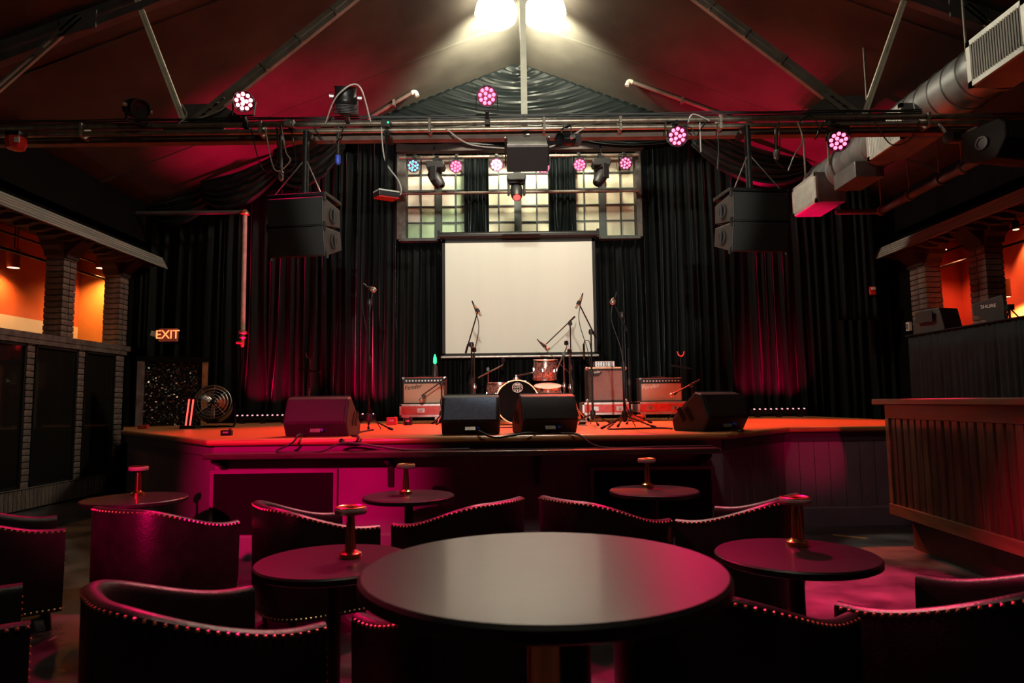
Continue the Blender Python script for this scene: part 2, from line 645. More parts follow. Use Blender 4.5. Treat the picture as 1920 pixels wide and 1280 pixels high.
def side_wall(s):
    """wall with a brick dado, a sill, square piers and an aisle behind them"""
    X = XL if s < 0 else XR
    nm = 'left' if s < 0 else 'right'

    def xo(d):
        return X + s * d             # d metres out of the hall
    wl = structure(MB().span((xo(0.06), YF, 0), (xo(0.3), 10.5, 2.12)).build('wall_' + nm, 'mortar'))
    # upper wall above the openings
    structure(MB().span((xo(0.0), YF, 3.60), (xo(0.25), YB, 4.75)).build('wall_%s_upper' % nm, 'wall_dark'))
    sill = structure(MB().span((xo(-0.03), YF, 2.12), (xo(0.3), 10.5, 2.20)).build('trim_sill_' + nm, 'brick2', bevel=0.006))
    structure(MB().span((xo(0.0), 10.42 if s < 0 else 10.52, 0), (xo(0.24), 11.1, 3.62)).build('wall_%s_end' % nm, 'wall_dark'))
    # aisle shell
    wm = 'orange_wall' if s < 0 else 'red_wall'
    aw = MB().span((xo(1.15), YF, 2.58), (xo(1.3), 11.15, 4.2))
    structure(aw.build('wall_aisle_' + nm, wm))
    structure(MB().span((xo(1.15), YF, 1.6), (xo(1.3), 11.15, 2.58)).build('wall_aisle_dado_' + nm, 'cream_wall' if s < 0 else wm))
    structure(MB().span((xo(0.0), 11.0, 1.6), (xo(1.3), 11.15, 4.2)).build('wall_aisle_end_' + nm, 'amber_wall' if s < 0 else wm))
    structure(MB().span((xo(0.0), YF, 3.85), (xo(1.3), 11.15, 3.95)).build('ceiling_aisle_' + nm, 'ledge_dark'))
    # piers and their bricks
    brick = MB().span((0, 0, 0), (0.245, 0.123, 0.068)).build('brick', 'brick', bevel=0.004)
    bm = brick.data
    bev = brick.modifiers[0]
    bpy.data.objects.remove(brick)
    m2 = bm.copy()
    m2.materials.clear()
    m2.materials.append(M('brick2'))

    def put(parent, c, rz=0.0, upright=False, scl=(1, 1, 1)):
        o = bpy.data.objects.new('brick', random.choice((bm, m2)))
        COL.objects.link(o)
        o.parent = parent
        o.location = c
        o.rotation_euler = (0, PI / 2 if upright else 0, rz)
        o.scale = scl
        md = o.modifiers.new('bevel', 'BEVEL')
        md.width = 0.004
        md.segments = 1
        return o
    piers = [(8.88, 9.14), (10.18, 10.40)] if s < 0 else [(8.80, 9.14), (10.1, 10.5)]
    for (ya, yb) in piers:
        pr = structure(MB().span((xo(0.012), ya + 0.012, 2.2), (xo(0.238), yb - 0.012, 3.72)).build('pillar', 'mortar'))
        z = 2.206
        k = 0
        while z < 3.35:
            # header bricks laid through the pier, two to a course
            wy = (yb - ya - 0.012) / 2
            for q in (0, 1):
                y0 = ya + q * (wy + 0.012)
                put(pr, (min(xo(0), xo(0.245)) + random.uniform(-.003, .003), y0, z), scl=(1.02, wy / 0.123, 1))
            z += 0.080
            k += 1
        # painted pier head and corbel brackets
        MB().span((xo(-0.015), ya - 0.015, 3.30), (xo(0.26), yb + 0.015, 3.72)).build('pillar_head', 'ledge_dark', pr)
        for sy, ye in ((-1, ya - 0.015), (1, yb + 0.015)):
            prof = [(0, 0), (0.0, -0.30), (0.03, -0.29), (0.055, -0.22), (0.12, -0.17), (0.14, -0.10), (0.19, -0.06), (0.20, 0)]
            MB().prism(prof, (xo(0.0), ye, 3.58), (0, sy, 0), (0, 0, 1), (s * 0.24, 0, 0)).build('corbel', 'ledge_dark', pr)
        prof = [(0, 0), (0, -0.28), (0.03, -0.27), (0.05, -0.2), (0.12, -0.14), (0.22, -0.05), (0.24, 0)]
        MB().prism(prof, (xo(0), ya, 3.54), (-s, 0, 0), (0, 0, 1), (0, yb - ya, 0)).build('corbel', 'ledge_dark', pr)
    # ledge: boarded fascia, soffit and rafter tails
    lg = structure(MB().prism([(0.0, 3.58), (0.36, 3.50), (0.40, 3.50), (0.30, 3.68), (0, 3.74)], (xo(0), YF, 0), (-s, 0, 0), (0, 0, 1), (0, YB - 0.52 - YF, 0)).build('trim_ledge_' + nm, 'ledge_dark'))
    for k in range(5):
        t0 = k / 5
        xa = 0.405 - 0.105 * t0
        za = 3.48 + 0.195 * t0
        MB().bar((xo(-xa), YF, za + 0.018), (xo(-xa), YB - 0.52, za + 0.018), 0.012, 0.036, up=(s * 0.45, 0, 0.9)).build('plank', 'ledge', lg)
    y = 6.9
    while y < 10.6:
        prof = [(0, 0), (0, -0.085), (0.16, -0.08), (0.24, -0.05), (0.28, -0.055), (0.33, -0.01), (0.33, 0)]
        MB().prism(prof, (xo(0.0), y, 3.545), (-s, 0, 0), (0, 0, 1), (0, 0.085, 0)).build('rafter_tail', 'ledge_dark', lg)
        y += 0.26
    # conduit running along the openings
    cd = MB()
    cd.cyl((xo(0.5), YF, 3.30), (xo(0.5), 10.9, 3.30), 0.022, n=8)
    cd.cyl((xo(0.75), YF, 3.60), (xo(0.75), 10.9, 3.60), 0.018, n=8)
    for yy in (7.6, 8.7, 9.8):
        cd.cyl((xo(0.5), yy, 3.30), (xo(0.5), yy, 3.86), 0.006, n=6)
    tag(cd.build('light_track', 'black_metal', smooth=True),
        'black lighting track hung in the %s side aisle behind brick piers' % ('orange-walled' if s < 0 else 'red-walled'), 'light track')
    # lower wall: brick pilasters, soldier course
    pil = [(7.40, 7.58), (8.29, 8.42), (9.28, 9.41), (10.16, 10.36)]
    for (ya, yb) in pil:
        if s > 0:
            continue
        z = 0.285
        while z < 2.10:
            put(wl, (xo(0.0) - 0.10, ya + random.uniform(-.003, .003), z), scl=(0.42, (yb - ya) / 0.123, 1))
            z += 0.080
    if s < 0:
        y = 7.35
        while y < 10.4:
            o = put(wl, (xo(0.10), y, 0.02), scl=(1.0, 0.50, 1.4))
            o.rotation_euler = (0, -PI / 2, 0)
            o.location = (X - 0.005, y, 0.02)
            y += 0.070
        MB().span((XL - 0.10, 7.3, 0.27), (XL + 0.005, 10.4, 0.285)).build('brick_ledge', 'brick2', wl)
        MB().span((XL - 0.10, 7.3, 2.06), (XL + 0.02, 10.4, 2.12)).build('rail', 'brick2', wl)
    return wl


side_wall(-1)
side_wall(1)
# dark glass panels between the brick pilasters
for k, (ya, yb, lb) in enumerate(((7.60, 8.27, 'dark mirror panel beside two others on the brick wall, farthest from the stage'),
                                  (8.44, 9.26, 'dark mirror panel between two others on the brick wall'),
                                  (9.43, 10.14, 'dark mirror panel on the brick wall closest to the draped stage corner'))):
    t = thing('mirror_panel', lb, 'mirror', (XL + 0.0, (ya + yb) / 2, 0.285), group='dark mirrors on the brick wall')
    MB().span((XL - 0.06, ya, 0.285), (XL - 0.02, yb, 2.05)).build('glass', 'mirror', t, world=True)
    for a, b in (((XL - 0.06, ya, 0.285), (XL + 0.005, ya + 0.025, 2.05)), ((XL - 0.06, yb - 0.025, 0.285), (XL + 0.005, yb, 2.05)),
                 ((XL - 0.06, ya, 0.285), (XL + 0.005, yb, 0.31)), ((XL - 0.06, ya, 2.025), (XL + 0.005, yb, 2.05))):
        MB().span(a, b).build('frame', 'mirror_frame', t, world=True)


def pendant(loc, label, s, glow=260):
    t = thing('pendant_lamp', label, 'lamp', loc, group='pendant can lamps in the side aisles')
    MB().lathe([(0.075, 0.0), (0.08, 0.0), (0.08, 0.26), (0.03, 0.28), (0.03, 0.265), (0.073, 0.25)], 18, ring=True).build('shade', 'pendant', t, smooth=True)
    MB().cyl((0, 0, 0.27), (0, 0, 3.86 - loc[2]), 0.008, n=6).build('rod', 'black_metal', t)
    MB().cyl((0, 0, 0.004), (0, 0, 0.014), 0.072, n=18).build('bulb', 'pendant_glow', t)
    p = Vector(loc)
    spot('pendant_light', p + Vector((0, 0, -0.01)), p + Vector((-0.02 * s, 0, -2)), glow, (1.0, 0.40, 0.11), 145, 0.8, 0.05, t)
    return t


pd = [(L(25, 502, -6.95), 'red-lit can pendant over the cream dado, between two brick piers', -1),
      (P(190, 503, 10.72), 'can pendant washing the orange end wall of the aisle', -1)]
for p, lb, s in pd:
    pendant(tuple(p), lb, s, 140 if p.y > 10.5 else 70)
tp = pendant(tuple(L(1884, 557, 7.2)), 'can pendant in the red aisle behind the paddle antenna', 1, 520)
# wall washers above the openings: small down-lights close to the wall
for (px, py, X, lb, e) in ((-12, 398, -6.98, 'small ceiling downlight washing the red plaster above the cream dado', 60),
                           (1905, 430, 7.28, 'small ceiling downlight washing the red plaster behind the brick pier', 60),
                           (1770, 468, 6.75, 'small ceiling downlight washing the red end wall of the aisle', 60)):
    p = L(px, py, X)
    p.z = min(p.z, 3.66)
    t = thing('wall_washer', lb, 'lamp', tuple(p))
    MB().lathe([(0.04, 0), (0.045, 0), (0.045, 0.12), (0.02, 0.14)], 12).build('housing', 'black_metal', t, smooth=True)
    MB().cyl((0, 0, 0.13), (0, 0, 3.86 - p.z), 0.01, n=6).build('stem', 'black_metal', t)
    MB().cyl((0, 0, -0.004), (0, 0, 0.006), 0.038, n=12).build('lens', 'pendant_glow', t)
    spot('washer_light', p + Vector((0, 0, -0.02)), p + Vector((0.05 if X < 0 else -0.05, 0, -1)) + Vector((-0.2 if X < 0 else 0.2, 0, 0)), e, (1.0, 0.42, 0.12) if px != 1770 else (1.0, 0.24, 0.10), 80 if px != 1770 else 130, 0.6, 0.03, t)

# ================================================================== STAGE
SZ = 0.98
SP = [(-4.75, 8.25), (-2.52, 5.62), (1.78, 5.68), (2.72, 6.72), (4.75, 6.80), (4.75, 11.2), (-5.7, 11.2), (-5.7, 9.9)]
stage = thing('stage', 'raised timber stage with orange-brown deck and painted front', 'stage', (0, 8, 0))
MB().prism(SP, (0, 0, SZ - 0.05), (1, 0, 0), (0, 1, 0), (0, 0, 0.05)).build('deck', 'deck', stage, world=True)


def inset(poly, d):
    c = Vector((0, 8.4))
    out = []
    n = len(poly)
    for i in range(n):
        p, a, b = Vector(poly[i]), Vector(poly[i - 1]), Vector(poly[(i + 1) % n])
        e1, e2 = (p - a).normalized(), (b - p).normalized()
        n1, n2 = Vector((-e1.y, e1.x)), Vector((-e2.y, e2.x))
        k = (n1 + n2)
        k = k / max(0.3, k.dot(n1)) if k.length > 1e-6 else n1
        out.append(tuple(p + k * d))
    return out


SI = inset(SP, 0.06)
MB().prism(SI, (0, 0, 0), (1, 0, 0), (0, 1, 0), (0, 0, SZ - 0.05)).build('fascia', 'fascia', stage, world=True)
for i in range(4):
    a, b = Vector((*SP[i], SZ - 0.028)), Vector((*SP[i + 1], SZ - 0.028))
    n = MB().cyl(a, b, 0.029, n=12)
    n.ball(a, 0.029, 10, 6)
    n.build('nosing', 'nosing', stage, world=True, smooth=True)
    a2, b2 = Vector(SI[i]), Vector(SI[i + 1])
    nn = Vector(((b2 - a2).y, -(b2 - a2).x)).normalized()
    mb = MB().prism([(0, 0), (0.025, 0), (0.025, 0.17), (0.012, 0.19), (0, 0.19)], (a2.x, a2.y, 0), (nn.x, nn.y, 0), (0, 0, 1), (b2.x - a2.x, b2.y - a2.y, 0))
    mb.build('baseboard', 'fascia', stage, world=True)
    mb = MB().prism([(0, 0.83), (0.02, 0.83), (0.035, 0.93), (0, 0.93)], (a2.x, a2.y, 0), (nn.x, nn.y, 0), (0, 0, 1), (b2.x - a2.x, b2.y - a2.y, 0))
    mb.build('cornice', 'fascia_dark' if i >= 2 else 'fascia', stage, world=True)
# upright boards on the set-back part of the front
for seg in (2, 3):
    a, b = Vector(SI[seg]), Vector(SI[seg + 1])
    d = (b - a)
    ln = d.length
    d.normalize()
    nn = Vector((d.y, -d.x))
    k = int(ln / 0.148)
    wd = ln / k
    for i in range(k):
        c = a + d * (wd * (i + 0.5)) + nn * 0.004
        o = MB().bar(Vector((c.x, c.y, 0.19)), Vector((c.x, c.y, 0.84)), 0.016, wd - 0.006, up=(d.x, d.y, 0)).build('board', 'fascia', stage, world=True, bevel=0.003)
# dark hatches in the centre front
for (xa, xb, ya, yb) in ((405, 626, 886, 1035), (1112, 1336, 880, 1030)):
    p, q = P(xa, ya, 5.70), P(xb, yb, 5.70)
    z1 = (p.z + P(xb, ya, 5.7).z) / 2
    MB().span((p.x, 5.66, 0.2), (q.x, 5.735, z1)).build('hatch', 'hatch', stage, world=True)
    fr = MB()
    # a thin raised trim around the hatch
    for a, b in (((p.x - 0.03, 5.655, z1), (q.x + 0.03, 5.70, z1 + 0.03)), ((p.x - 0.03, 5.655, 0.2), (p.x, 5.70, z1)), ((q.x, 5.655, 0.2), (q.x + 0.03, 5.70, z1))):
        fr.span(a, b)
    fr.build('hatch_trim', 'fascia', stage, world=True)

# drink rail in front of the stage
ra, rb = P(386, 843, 5.42), P(1346, 835, 5.42)
rz = 0.875
rl = thing('drink_rail', 'dark varnished drink rail on black brackets along the stage front', 'shelf', (0, 5.5, 0.6))
MB().span((ra.x, 5.36, rz - 0.045), (rb.x, 5.70, rz)).build('shelf', 'rail', rl, world=True, bevel=0.008)
for px in (404, 725, 1008, 1328):
    x = P(px, 870, 5.5).x
    MB().prism([(0, 0), (0.24, 0), (0.24, -0.03), (0.045, -0.09), (0.03, -0.26), (0, -0.26)], (x - 0.022, 5.70, rz - 0.045), (0, -1, 0), (0, 0, 1), (0.044, 0, 0)).build('bracket', 'black_metal', rl, world=True)

# ================================================================== ROOF STEEL
YT = 6.45
tr = thing('roof_truss', 'steel roof truss with king post and gusset plates above the stage edge', 'truss', (CX, YT, 3.9))
MB().box((CX, YT, 3.885), (XR - XL - 0.02, 0.10, 0.085)).build('tie_beam', 'beam', tr, world=True, bevel=0.006)
apex = Vector((CX, YT, RZ - 0.22))
MB().bar((CX, YT, 3.92), apex, 0.062, 0.055, up=(0, 1, 0)).build('king_post', 'pale_paint', tr, world=True)
for s in (-1, 1):
    g = Vector((CX + s * 3.28, YT, 4.05))
    MB().prism([(-0.16, 0), (0.52, 0), (0.45, 0.06), (0.26, 0.19), (-0.10, 0.19)] if s < 0 else [(-0.52, 0), (0.16, 0), (0.10, 0.19), (-0.26, 0.19), (-0.45, 0.06)],
               (g.x, YT - 0.012, 4.06), (1, 0, 0), (0, 0, 1), (0, 0.024, 0)).build('gusset', 'gusset', tr, world=True)
    MB().prism([(-0.3, 0), (0.3, 0), (0.3, 0.16), (-0.3, 0.16)], (g.x, YT - 0.010, 3.90), (1, 0, 0), (0, 0, 1), (0, 0.02, 0)).build('gusset', 'gusset', tr, world=True)
    d = (apex - g).normalized()
    nrm = Vector((-d.z, 0, d.x))
    for k in (-1, 1):
        MB().bar(g + nrm * 0.032 * k, apex + nrm * 0.032 * k, 0.048, 0.05, up=(0, 1, 0)).build('diagonal', 'steel', tr, world=True)
    for k in range(5):
        q = g + d * (0.08 + 0.075 * k)
        MB().cyl(q + Vector((0, -0.05, 0)), q + Vector((0, -0.015, 0)), 0.014, n=6).build('bolt', 'steel', tr, world=True)
    for k in range(6):
        q = g + d * (0.9 + 0.45 * k)
        MB().box(q + Vector((0, -0.03, 0)), (0.03, 0.02, 0.11), Matrix.Rotation(-math.atan2(d.z, d.x), 3, 'Y')).build('stitch_plate', 'steel', tr, world=True)
    # pale rods from the gusset up to the rafter
    st2 = Vector((CX + s * 3.37, YT, 4.05))
    ex = Vector((s * 0.50, 0, 1.25))
    st = st2 + ex * 1.07
    for k in (-1, 1):
        off = Vector((0.016 * k, -0.01, 0))
        MB().bar(st2 + off, st + off, 0.024, 0.03, up=(0, 1, 0)).build('strut', 'pale_paint', tr, world=True)
    # paired rafter under the ceiling
    xe = CX + s * 6.1
    for dz in (0.07, 0.22):
        MB().bar((CX, YT, RZ - dz), (xe, YT, roof_z(xe) - dz), 0.09, 0.075, up=(0, 0, 1)).build('rafter', 'gusset', tr, world=True)
    # outer brace from the rafter to the wall end of the tie beam
    a = Vector((CX + s * 4.42, YT - 0.06, 5.15))
    b = Vector((CX + s * 5.72, YT - 0.06, 3.92))
    for k in (-1, 1):
        off = Vector((0.015 * k * s, 0, 0.022 * k))
        MB().bar(a + off, b + off, 0.022, 0.03, up=(0, 1, 0)).build('brace', 'steel', tr, world=True)
    for t in (0.30, 0.62):
        MB().box(a.lerp(b, t), (0.035, 0.05, 0.12), Matrix.Rotation(-s * 0.8, 3, 'Y')).build('clip', 'steel', tr, world=True)
    MB().prism([(-0.16, -0.12), (0.2, -0.22), (0.2, -0.03), (-0.16, 0.06)] if s > 0 else [(-0.2, -0.22), (0.16, -0.12), (0.16, 0.06), (-0.2, -0.03)],
               (a.x, YT - 0.075, a.z), (1, 0, 0), (0, 0, 1), (0, 0.02, 0)).build('gusset', 'gusset', tr, world=True)

# lighting pipes clamped in front of the tie beam
YP = 6.30
ZT, ZLO = 3.965, 3.895
for (z, lb, r) in ((ZLO, 'lower long steel lighting pipe clamped along the truss tie beam', 0.026),
                   (ZT, 'upper long steel lighting pipe strapped along the truss tie beam', 0.026)):
    t = thing('lighting_pipe', lb, 'pipe', (CX, YP, z))
    MB().cyl((XL + 0.03, YP, z), (XR - 0.6, YP, z), r, n=12).build('tube', 'pipe', t, world=True, smooth=True)
    for px in (155, 490, 806, 1020, 1163, 1350, 1740):
        x = P(px, 235, YP).x
        MB().box((x, YP + 0.035, z - 0.004), (0.028, 0.155, 0.068)).build('clamp', 'steel', t, world=True, bevel=0.004)


def cable(pts, r, label, material='cable', group=None, k=8):
    o = MB().tube(curve_pts(pts, k), r, 6).build('cable', material, smooth=True)
    return tag(o, label, 'cable', group)


for j in range(4):
    pts = []
    for i in range(31):
        x = XL + 0.75 + (XR - XL - 3.0) * i / 30
        pts.append((x, YP + 0.062 + 0.010 * (j % 2), ZT + 0.042 + 0.020 * j + 0.004 * math.sin(i * 1.7 + j * 2)))
    cable(pts, 0.007, 'thin black power cable taped along the lighting pipes', group='cables run along the lighting pipes', k=4)


# ------------------------------------------------------------------ high-bay lamps under the ridge
for k, (px, lb) in enumerate(((930, 'glaring high-bay ridge lamp on the side of the ceiling without the air duct'),
                              (1022, 'glaring high-bay ridge lamp on the air duct side of the ceiling'))):
    p = P(px, 40, 8.7)
    p.z = P(px, 44, 8.7).z
    t = thing('high_bay_lamp', lb, 'lamp', tuple(p), group='high-bay lamps below the ridge')
    MB().lathe([(0.02, -0.02), (0.20, 0.0), (0.275, 0.06), (0.29, 0.14), (0.26, 0.26), (0.15, 0.30)], 24).build('refractor', 'lamp_glow', t, smooth=True)
    MB().lathe([(0.15, 0.30), (0.17, 0.31), (0.16, 0.38), (0.06, 0.42), (0.03, 0.43)], 20).build('housing', 'speaker_grey', t, smooth=True)
    MB().cyl((0, 0, 0.42), (0, 0, roof_z(p.x) - p.z), 0.015, n=8).build('stem', 'steel', t)
    spot('down_beam', p + Vector((0, 0, -0.05)), p + Vector((0, 0, -1)), 330, (1.0, 0.92, 0.70), 162, 0.25, 0.2, t)
    spot('up_beam', p + Vector((0, 0.36, 0.04)), p + Vector((0, 2.0, 0.80)), 620, (1.0, 0.95, 0.68), 150, 0.7, 0.12, t)

hb = thing('high_bay_lamp', 'unseen high-bay lamp added over the audience to light the truss', 'lamp', (CX, 2.3, 5.75), group='high-bay lamps below the ridge')  # added out-of-view fill, lights the truss from the house side
MB().lathe([(0.02, -0.02), (0.16, 0.0), (0.235, 0.06), (0.25, 0.14), (0.23, 0.26), (0.15, 0.30)], 24).build('refractor', 'lamp_fill', hb, smooth=True)
MB().lathe([(0.15, 0.30), (0.17, 0.31), (0.16, 0.50), (0.06, 0.54), (0.03, 0.56)], 20).build('housing', 'speaker_grey', hb, smooth=True)
MB().cyl((0, 0, 0.55), (0, 0, RZ - 5.77), 0.015, n=8).build('stem', 'steel', hb)

# ------------------------------------------------------------------ conduits lying on the ceiling
def on_roof(px, py, drop=0.085):
    d = ray(px, py)
    s_ = 1 if d.x > 0 else -1
    k = (RZ + SL * s_ * CX - drop - H) / (d.z + SL * s_ * d.x)
    return Vector((0, 0, H)) + d * k


for (a, b, lb) in (((1186, 154), (1420, 238), 'grey conduit with elbow fixed to the ceiling above the draped gable'),
                   ((772, 174), (690, 222), 'short conduit with elbow on the ceiling next to the round lamp back')):
    pa, pb = on_roof(*a), on_roof(*b)
    t = thing('conduit', lb, 'conduit', tuple(pa))
    MB().cyl(pa, pb, 0.03, n=10).build('tube', 'steel', t, world=True, smooth=True)
    s = 1 if pb.x > pa.x else -1
    MB().tube(curve_pts([pa, pa + Vector((-s * 0.06, 0, 0.01)), pa + Vector((-s * 0.09, 0, -0.06))], 5), 0.035, 8).build('elbow', 'pale_paint', t, world=True, smooth=True)
    MB().box(pa.lerp(pb, 0.4), (0.04, 0.09, 0.1)).build('strap', 'steel', t, world=True)
for s in (-1, 1):
    xe = CX + s * 6.2
    structure(MB().bar((CX + s * 0.05, 6.97, roof_z(CX + s * 0.05) - 0.03), (xe, 6.97, roof_z(xe) - 0.03), 0.05, 0.05).build('trim_ceiling_rib', 'ceiling'))
    structure(MB().bar((CX + s * 0.05, 9.6, roof_z(CX + s * 0.05) - 0.03), (xe, 9.6, roof_z(xe) - 0.03), 0.04, 0.04).build('trim_ceiling_rib', 'ceiling'))
for s in ():
    pts = []
    for i in range(13):
        y = 5.3 + i * 0.17
        x = CX + s * (2.3 + i * 0.29)
        pts.append((x, y, roof_z(x) - 0.06))
    t = thing('conduit', 'long conduit following the slope of the ceiling on the %s side' % ('orange aisle' if s < 0 else 'air duct'), 'conduit', pts[0])
    MB().tube(pts, 0.028, 8).build('tube', 'beam', t, world=True, smooth=True)
    for i in (3, 6, 9):
        MB().box(Vector(pts[i]) + Vector((0, 0, 0.0)), (0.08, 0.08, 0.09)).build('coupling', 'steel', t, world=True)

# ================================================================== AIR DUCT
DX, DZ, DR = 4.50, 4.32, 0.26
du = thing('air_duct', 'round spiral air duct with boxed side registers under the ceiling', 'duct', (DX, 7.5, DZ))
ya, yb = 3.9, 9.5
prof = []
n = int((yb - ya) / 0.055)
for i in range(n + 1):
    y = ya + (yb - ya) * i / n
    prof.append((DR, y))
    if i % 4 == 0:
        prof.append((DR + 0.012, y + 0.008))
        prof.append((DR + 0.012, y + 0.018))
        prof.append((DR, y + 0.026))
MB().lathe([(r, y) for r, y in prof], 30, (DX, 0, DZ), (0, 1, 0)).build('tube', 'duct', du, world=True, smooth=True)
MB().lathe([(0.03, yb), (0.2, yb + 0.06), (DR, yb + 0.03), (DR, yb)], 30, (DX, 0, DZ), (0, 1, 0)).build('end_cap', 'duct', du, world=True, smooth=True)
# side registers: face towards the middle of the hall
for (y0, y1, z0, z1, xf) in ((5.07, 5.77, 3.99, 4.41, 4.10), (6.79, 7.49, 3.95, 4.33, 4.10), (8.79, 9.55, 3.88, 4.29, 4.10)):
    bx = MB().span((xf + 0.02, y0, z0), (DX, y1, z1)).build('register_box', 'duct_box', du, world=True, bevel=0.006)
    MB().span((xf + 0.012, y0 + 0.03, z0 + 0.03), (xf + 0.018, y1 - 0.03, z1 - 0.03)).build('register_back', 'register_dark', bx, world=True)
    fr = MB()
    for a, b in (((y0, z0), (y1, z0 + 0.05)), ((y0, z1 - 0.05), (y1, z1)), ((y0, z0), (y0 + 0.05, z1)), ((y1 - 0.05, z0), (y1, z1))):
        fr.span((xf, a[0], a[1]), (xf + 0.03, b[0], b[1]))
    fr.build('register_frame', 'register', bx, world=True)
    ns = 20
    for i in range(ns):
        y = y0 + 0.06 + (y1 - y0 - 0.12) * i / (ns - 1)
        MB().box((xf + 0.008, y, (z0 + z1) / 2), (0.022, 0.012, z1 - z0 - 0.08), Matrix.Rotation(0.5, 3, 'Z')).build('slat', 'register', bx, world=True)
MB().span((DX - 0.30, 7.95, 3.93), (DX + 0.05, 8.5, 4.13)).build('plenum_box', 'duct_box', du, world=True, bevel=0.006)
for y in (5.9, 7.6, 8.6, 9.3):
    MB().cyl((DX - 0.30, y, DZ), (DX - 0.30, y, roof_z(DX - 0.3)), 0.013, n=6).build('hanger_rod', 'steel', du, world=True)
    MB().lathe([(DR + 0.005, -0.02), (DR + 0.03, -0.02), (DR + 0.03, 0.02), (DR + 0.005, 0.02)], 24, (DX, y, DZ), (0, 1, 0), True).build('hanger_strap', 'duct_box', du, world=True)

# sprinkler main on the duct side
sp = thing('sprinkler_pipe', 'dark sprinkler main with branch tee running beneath the duct', 'pipe', (5.0, 8.3, 3.8))
pts = [P(1888, 268, 6.6), P(1730, 340, 8.2), P(1655, 378, 9.6)]
pts = [Vector((5.05, 6.62, 3.79)), Vector((5.05, 8.0, 3.79)), Vector((5.05, 9.0, 3.79))]
MB().tube(pts, 0.045, 10).build('main', 'gusset', sp, world=True, smooth=True)
MB().cyl((5.05, 9.0, 3.79), (4.45, 9.0, 3.79), 0.035, n=10).build('branch', 'gusset', sp, world=True, smooth=True)
for y in (7.3, 7.7, 8.3, 8.95):
    MB().cyl((5.05, y - 0.035, 3.79), (5.05, y + 0.035, 3.79), 0.062, n=10).build('coupling', 'gusset', sp, world=True, smooth=True)
    MB().cyl((5.05, y, 3.79), (5.05, y, roof_z(5.05)), 0.010, n=6).build('hanger_rod', 'steel', sp, world=True)

# standpipe at the stage corner
YS = 10.55
a, b = P(459, 400, YS), P(455, 622, YS)
t = thing('standpipe', 'pale vertical standpipe with brass valve against the black drapes', 'pipe', tuple(b))
MB().cyl(a, b, 0.038, n=12).build('tube', 'standpipe', t, world=True, smooth=True)
MB().cyl(a + Vector((0.0, 0, 0.02)), Vector((XL, YS, a.z + 0.02)), 0.035, n=10).build('branch', 'gusset', t, world=True, smooth=True)
MB().lathe([(0.05, -0.03), (0.075, -0.02), (0.075, 0.0), (0.05, 0.04), (0.03, 0.06)], 14, a).build('elbow', 'copper', t, world=True, smooth=True)
MB().lathe([(0.02, -0.24), (0.03, -0.22), (0.03, -0.12), (0.055, -0.09), (0.03, -0.06), (0.065, -0.02), (0.065, 0.01), (0.03, 0.03)], 14, b).build('valve', 'copper', t, world=True, smooth=True)
MB().cyl(b + Vector((-0.09, -0.02, -0.17)), b + Vector((0.0, -0.02, -0.17)), 0.022, n=8).build('valve_handle', 'copper', t, world=True, smooth=True)

# ================================================================== DRAPES
def curtain(label, xa, xb, y0, z1, z0, folds, amp, seed, sway=0.0, flare=None, pinch=1.0, group=None, ends=None, matname='drape', name='stage_curtain'):
    """xa..xb at y0 (or ends = (pa, pb) in plan), from z1 down to z0"""
    rnd = random.Random(seed)
    ph = rnd.uniform(0, 6)
    nu, nv = max(24, int(folds * 14)), 22
    fr = [rnd.uniform(0.75, 1.35) for _ in range(int(folds) + 4)]
    lean = [rnd.uniform(-1, 1) for _ in range(int(folds) + 4)]
    big = [rnd.choice((0.45, 0.7, 1.0, 1.35)) for _ in range(int(folds) + 6)]
    cum = [0]
    for q in fr[:int(folds)]:
        cum.append(cum[-1] + q)
    tot = cum[-1]

    def phase(u):
        s = u * tot
        for i in range(len(cum) - 1):
            if s <= cum[i + 1] + 1e-9:
                return i + (s - cum[i]) / (cum[i + 1] - cum[i]), i
        return len(cum) - 1.0, len(cum) - 2
    if ends is None:
        A0, B0 = Vector((xa, y0)), Vector((xb, y0))
    else:
        A0, B0 = Vector(ends[0]), Vector(ends[1])
    d = (B0 - A0)
    ln = d.length
    d.normalize()
    nn = Vector((d.y, -d.x))
    pts = []
    for j in range(nv):
        v = j / (nv - 1)
        z = z1 + (z0 - z1) * v
        for i in range(nu):
            u = i / (nu - 1)
            p, k = phase(u)
            fk = smooth01(p - k)
            g = (0.45 + 0.55 * min(1, v * 3)) * amp * (big[k] * (1 - fk) + big[k + 1] * fk)
            off = g * (math.sin(2 * PI * p + ph) + 0.35 * math.sin(2 * PI * p * 1.63 + ph * 2 + v * 1.5) + 0.2 * math.sin(2 * PI * p * 0.37 + v))
            lat = sway * v * v * lean[k] * ln * 0.02
            if flare:
                lat += flare * (v ** 4) * math.sin(2 * PI * p * 0.31 + ph)
            lat *= min(1.0, 25 * (u * (1 - u)) ** 2)
            q = A0 + d * (u * ln + lat) + nn * off
            pts.append((q.x, q.y, z))
    o = MB().grid(pts, nu, nv).build(name, matname, smooth=True, solid=0.012, clean=False)
    return tag(o, label, 'curtain', group)


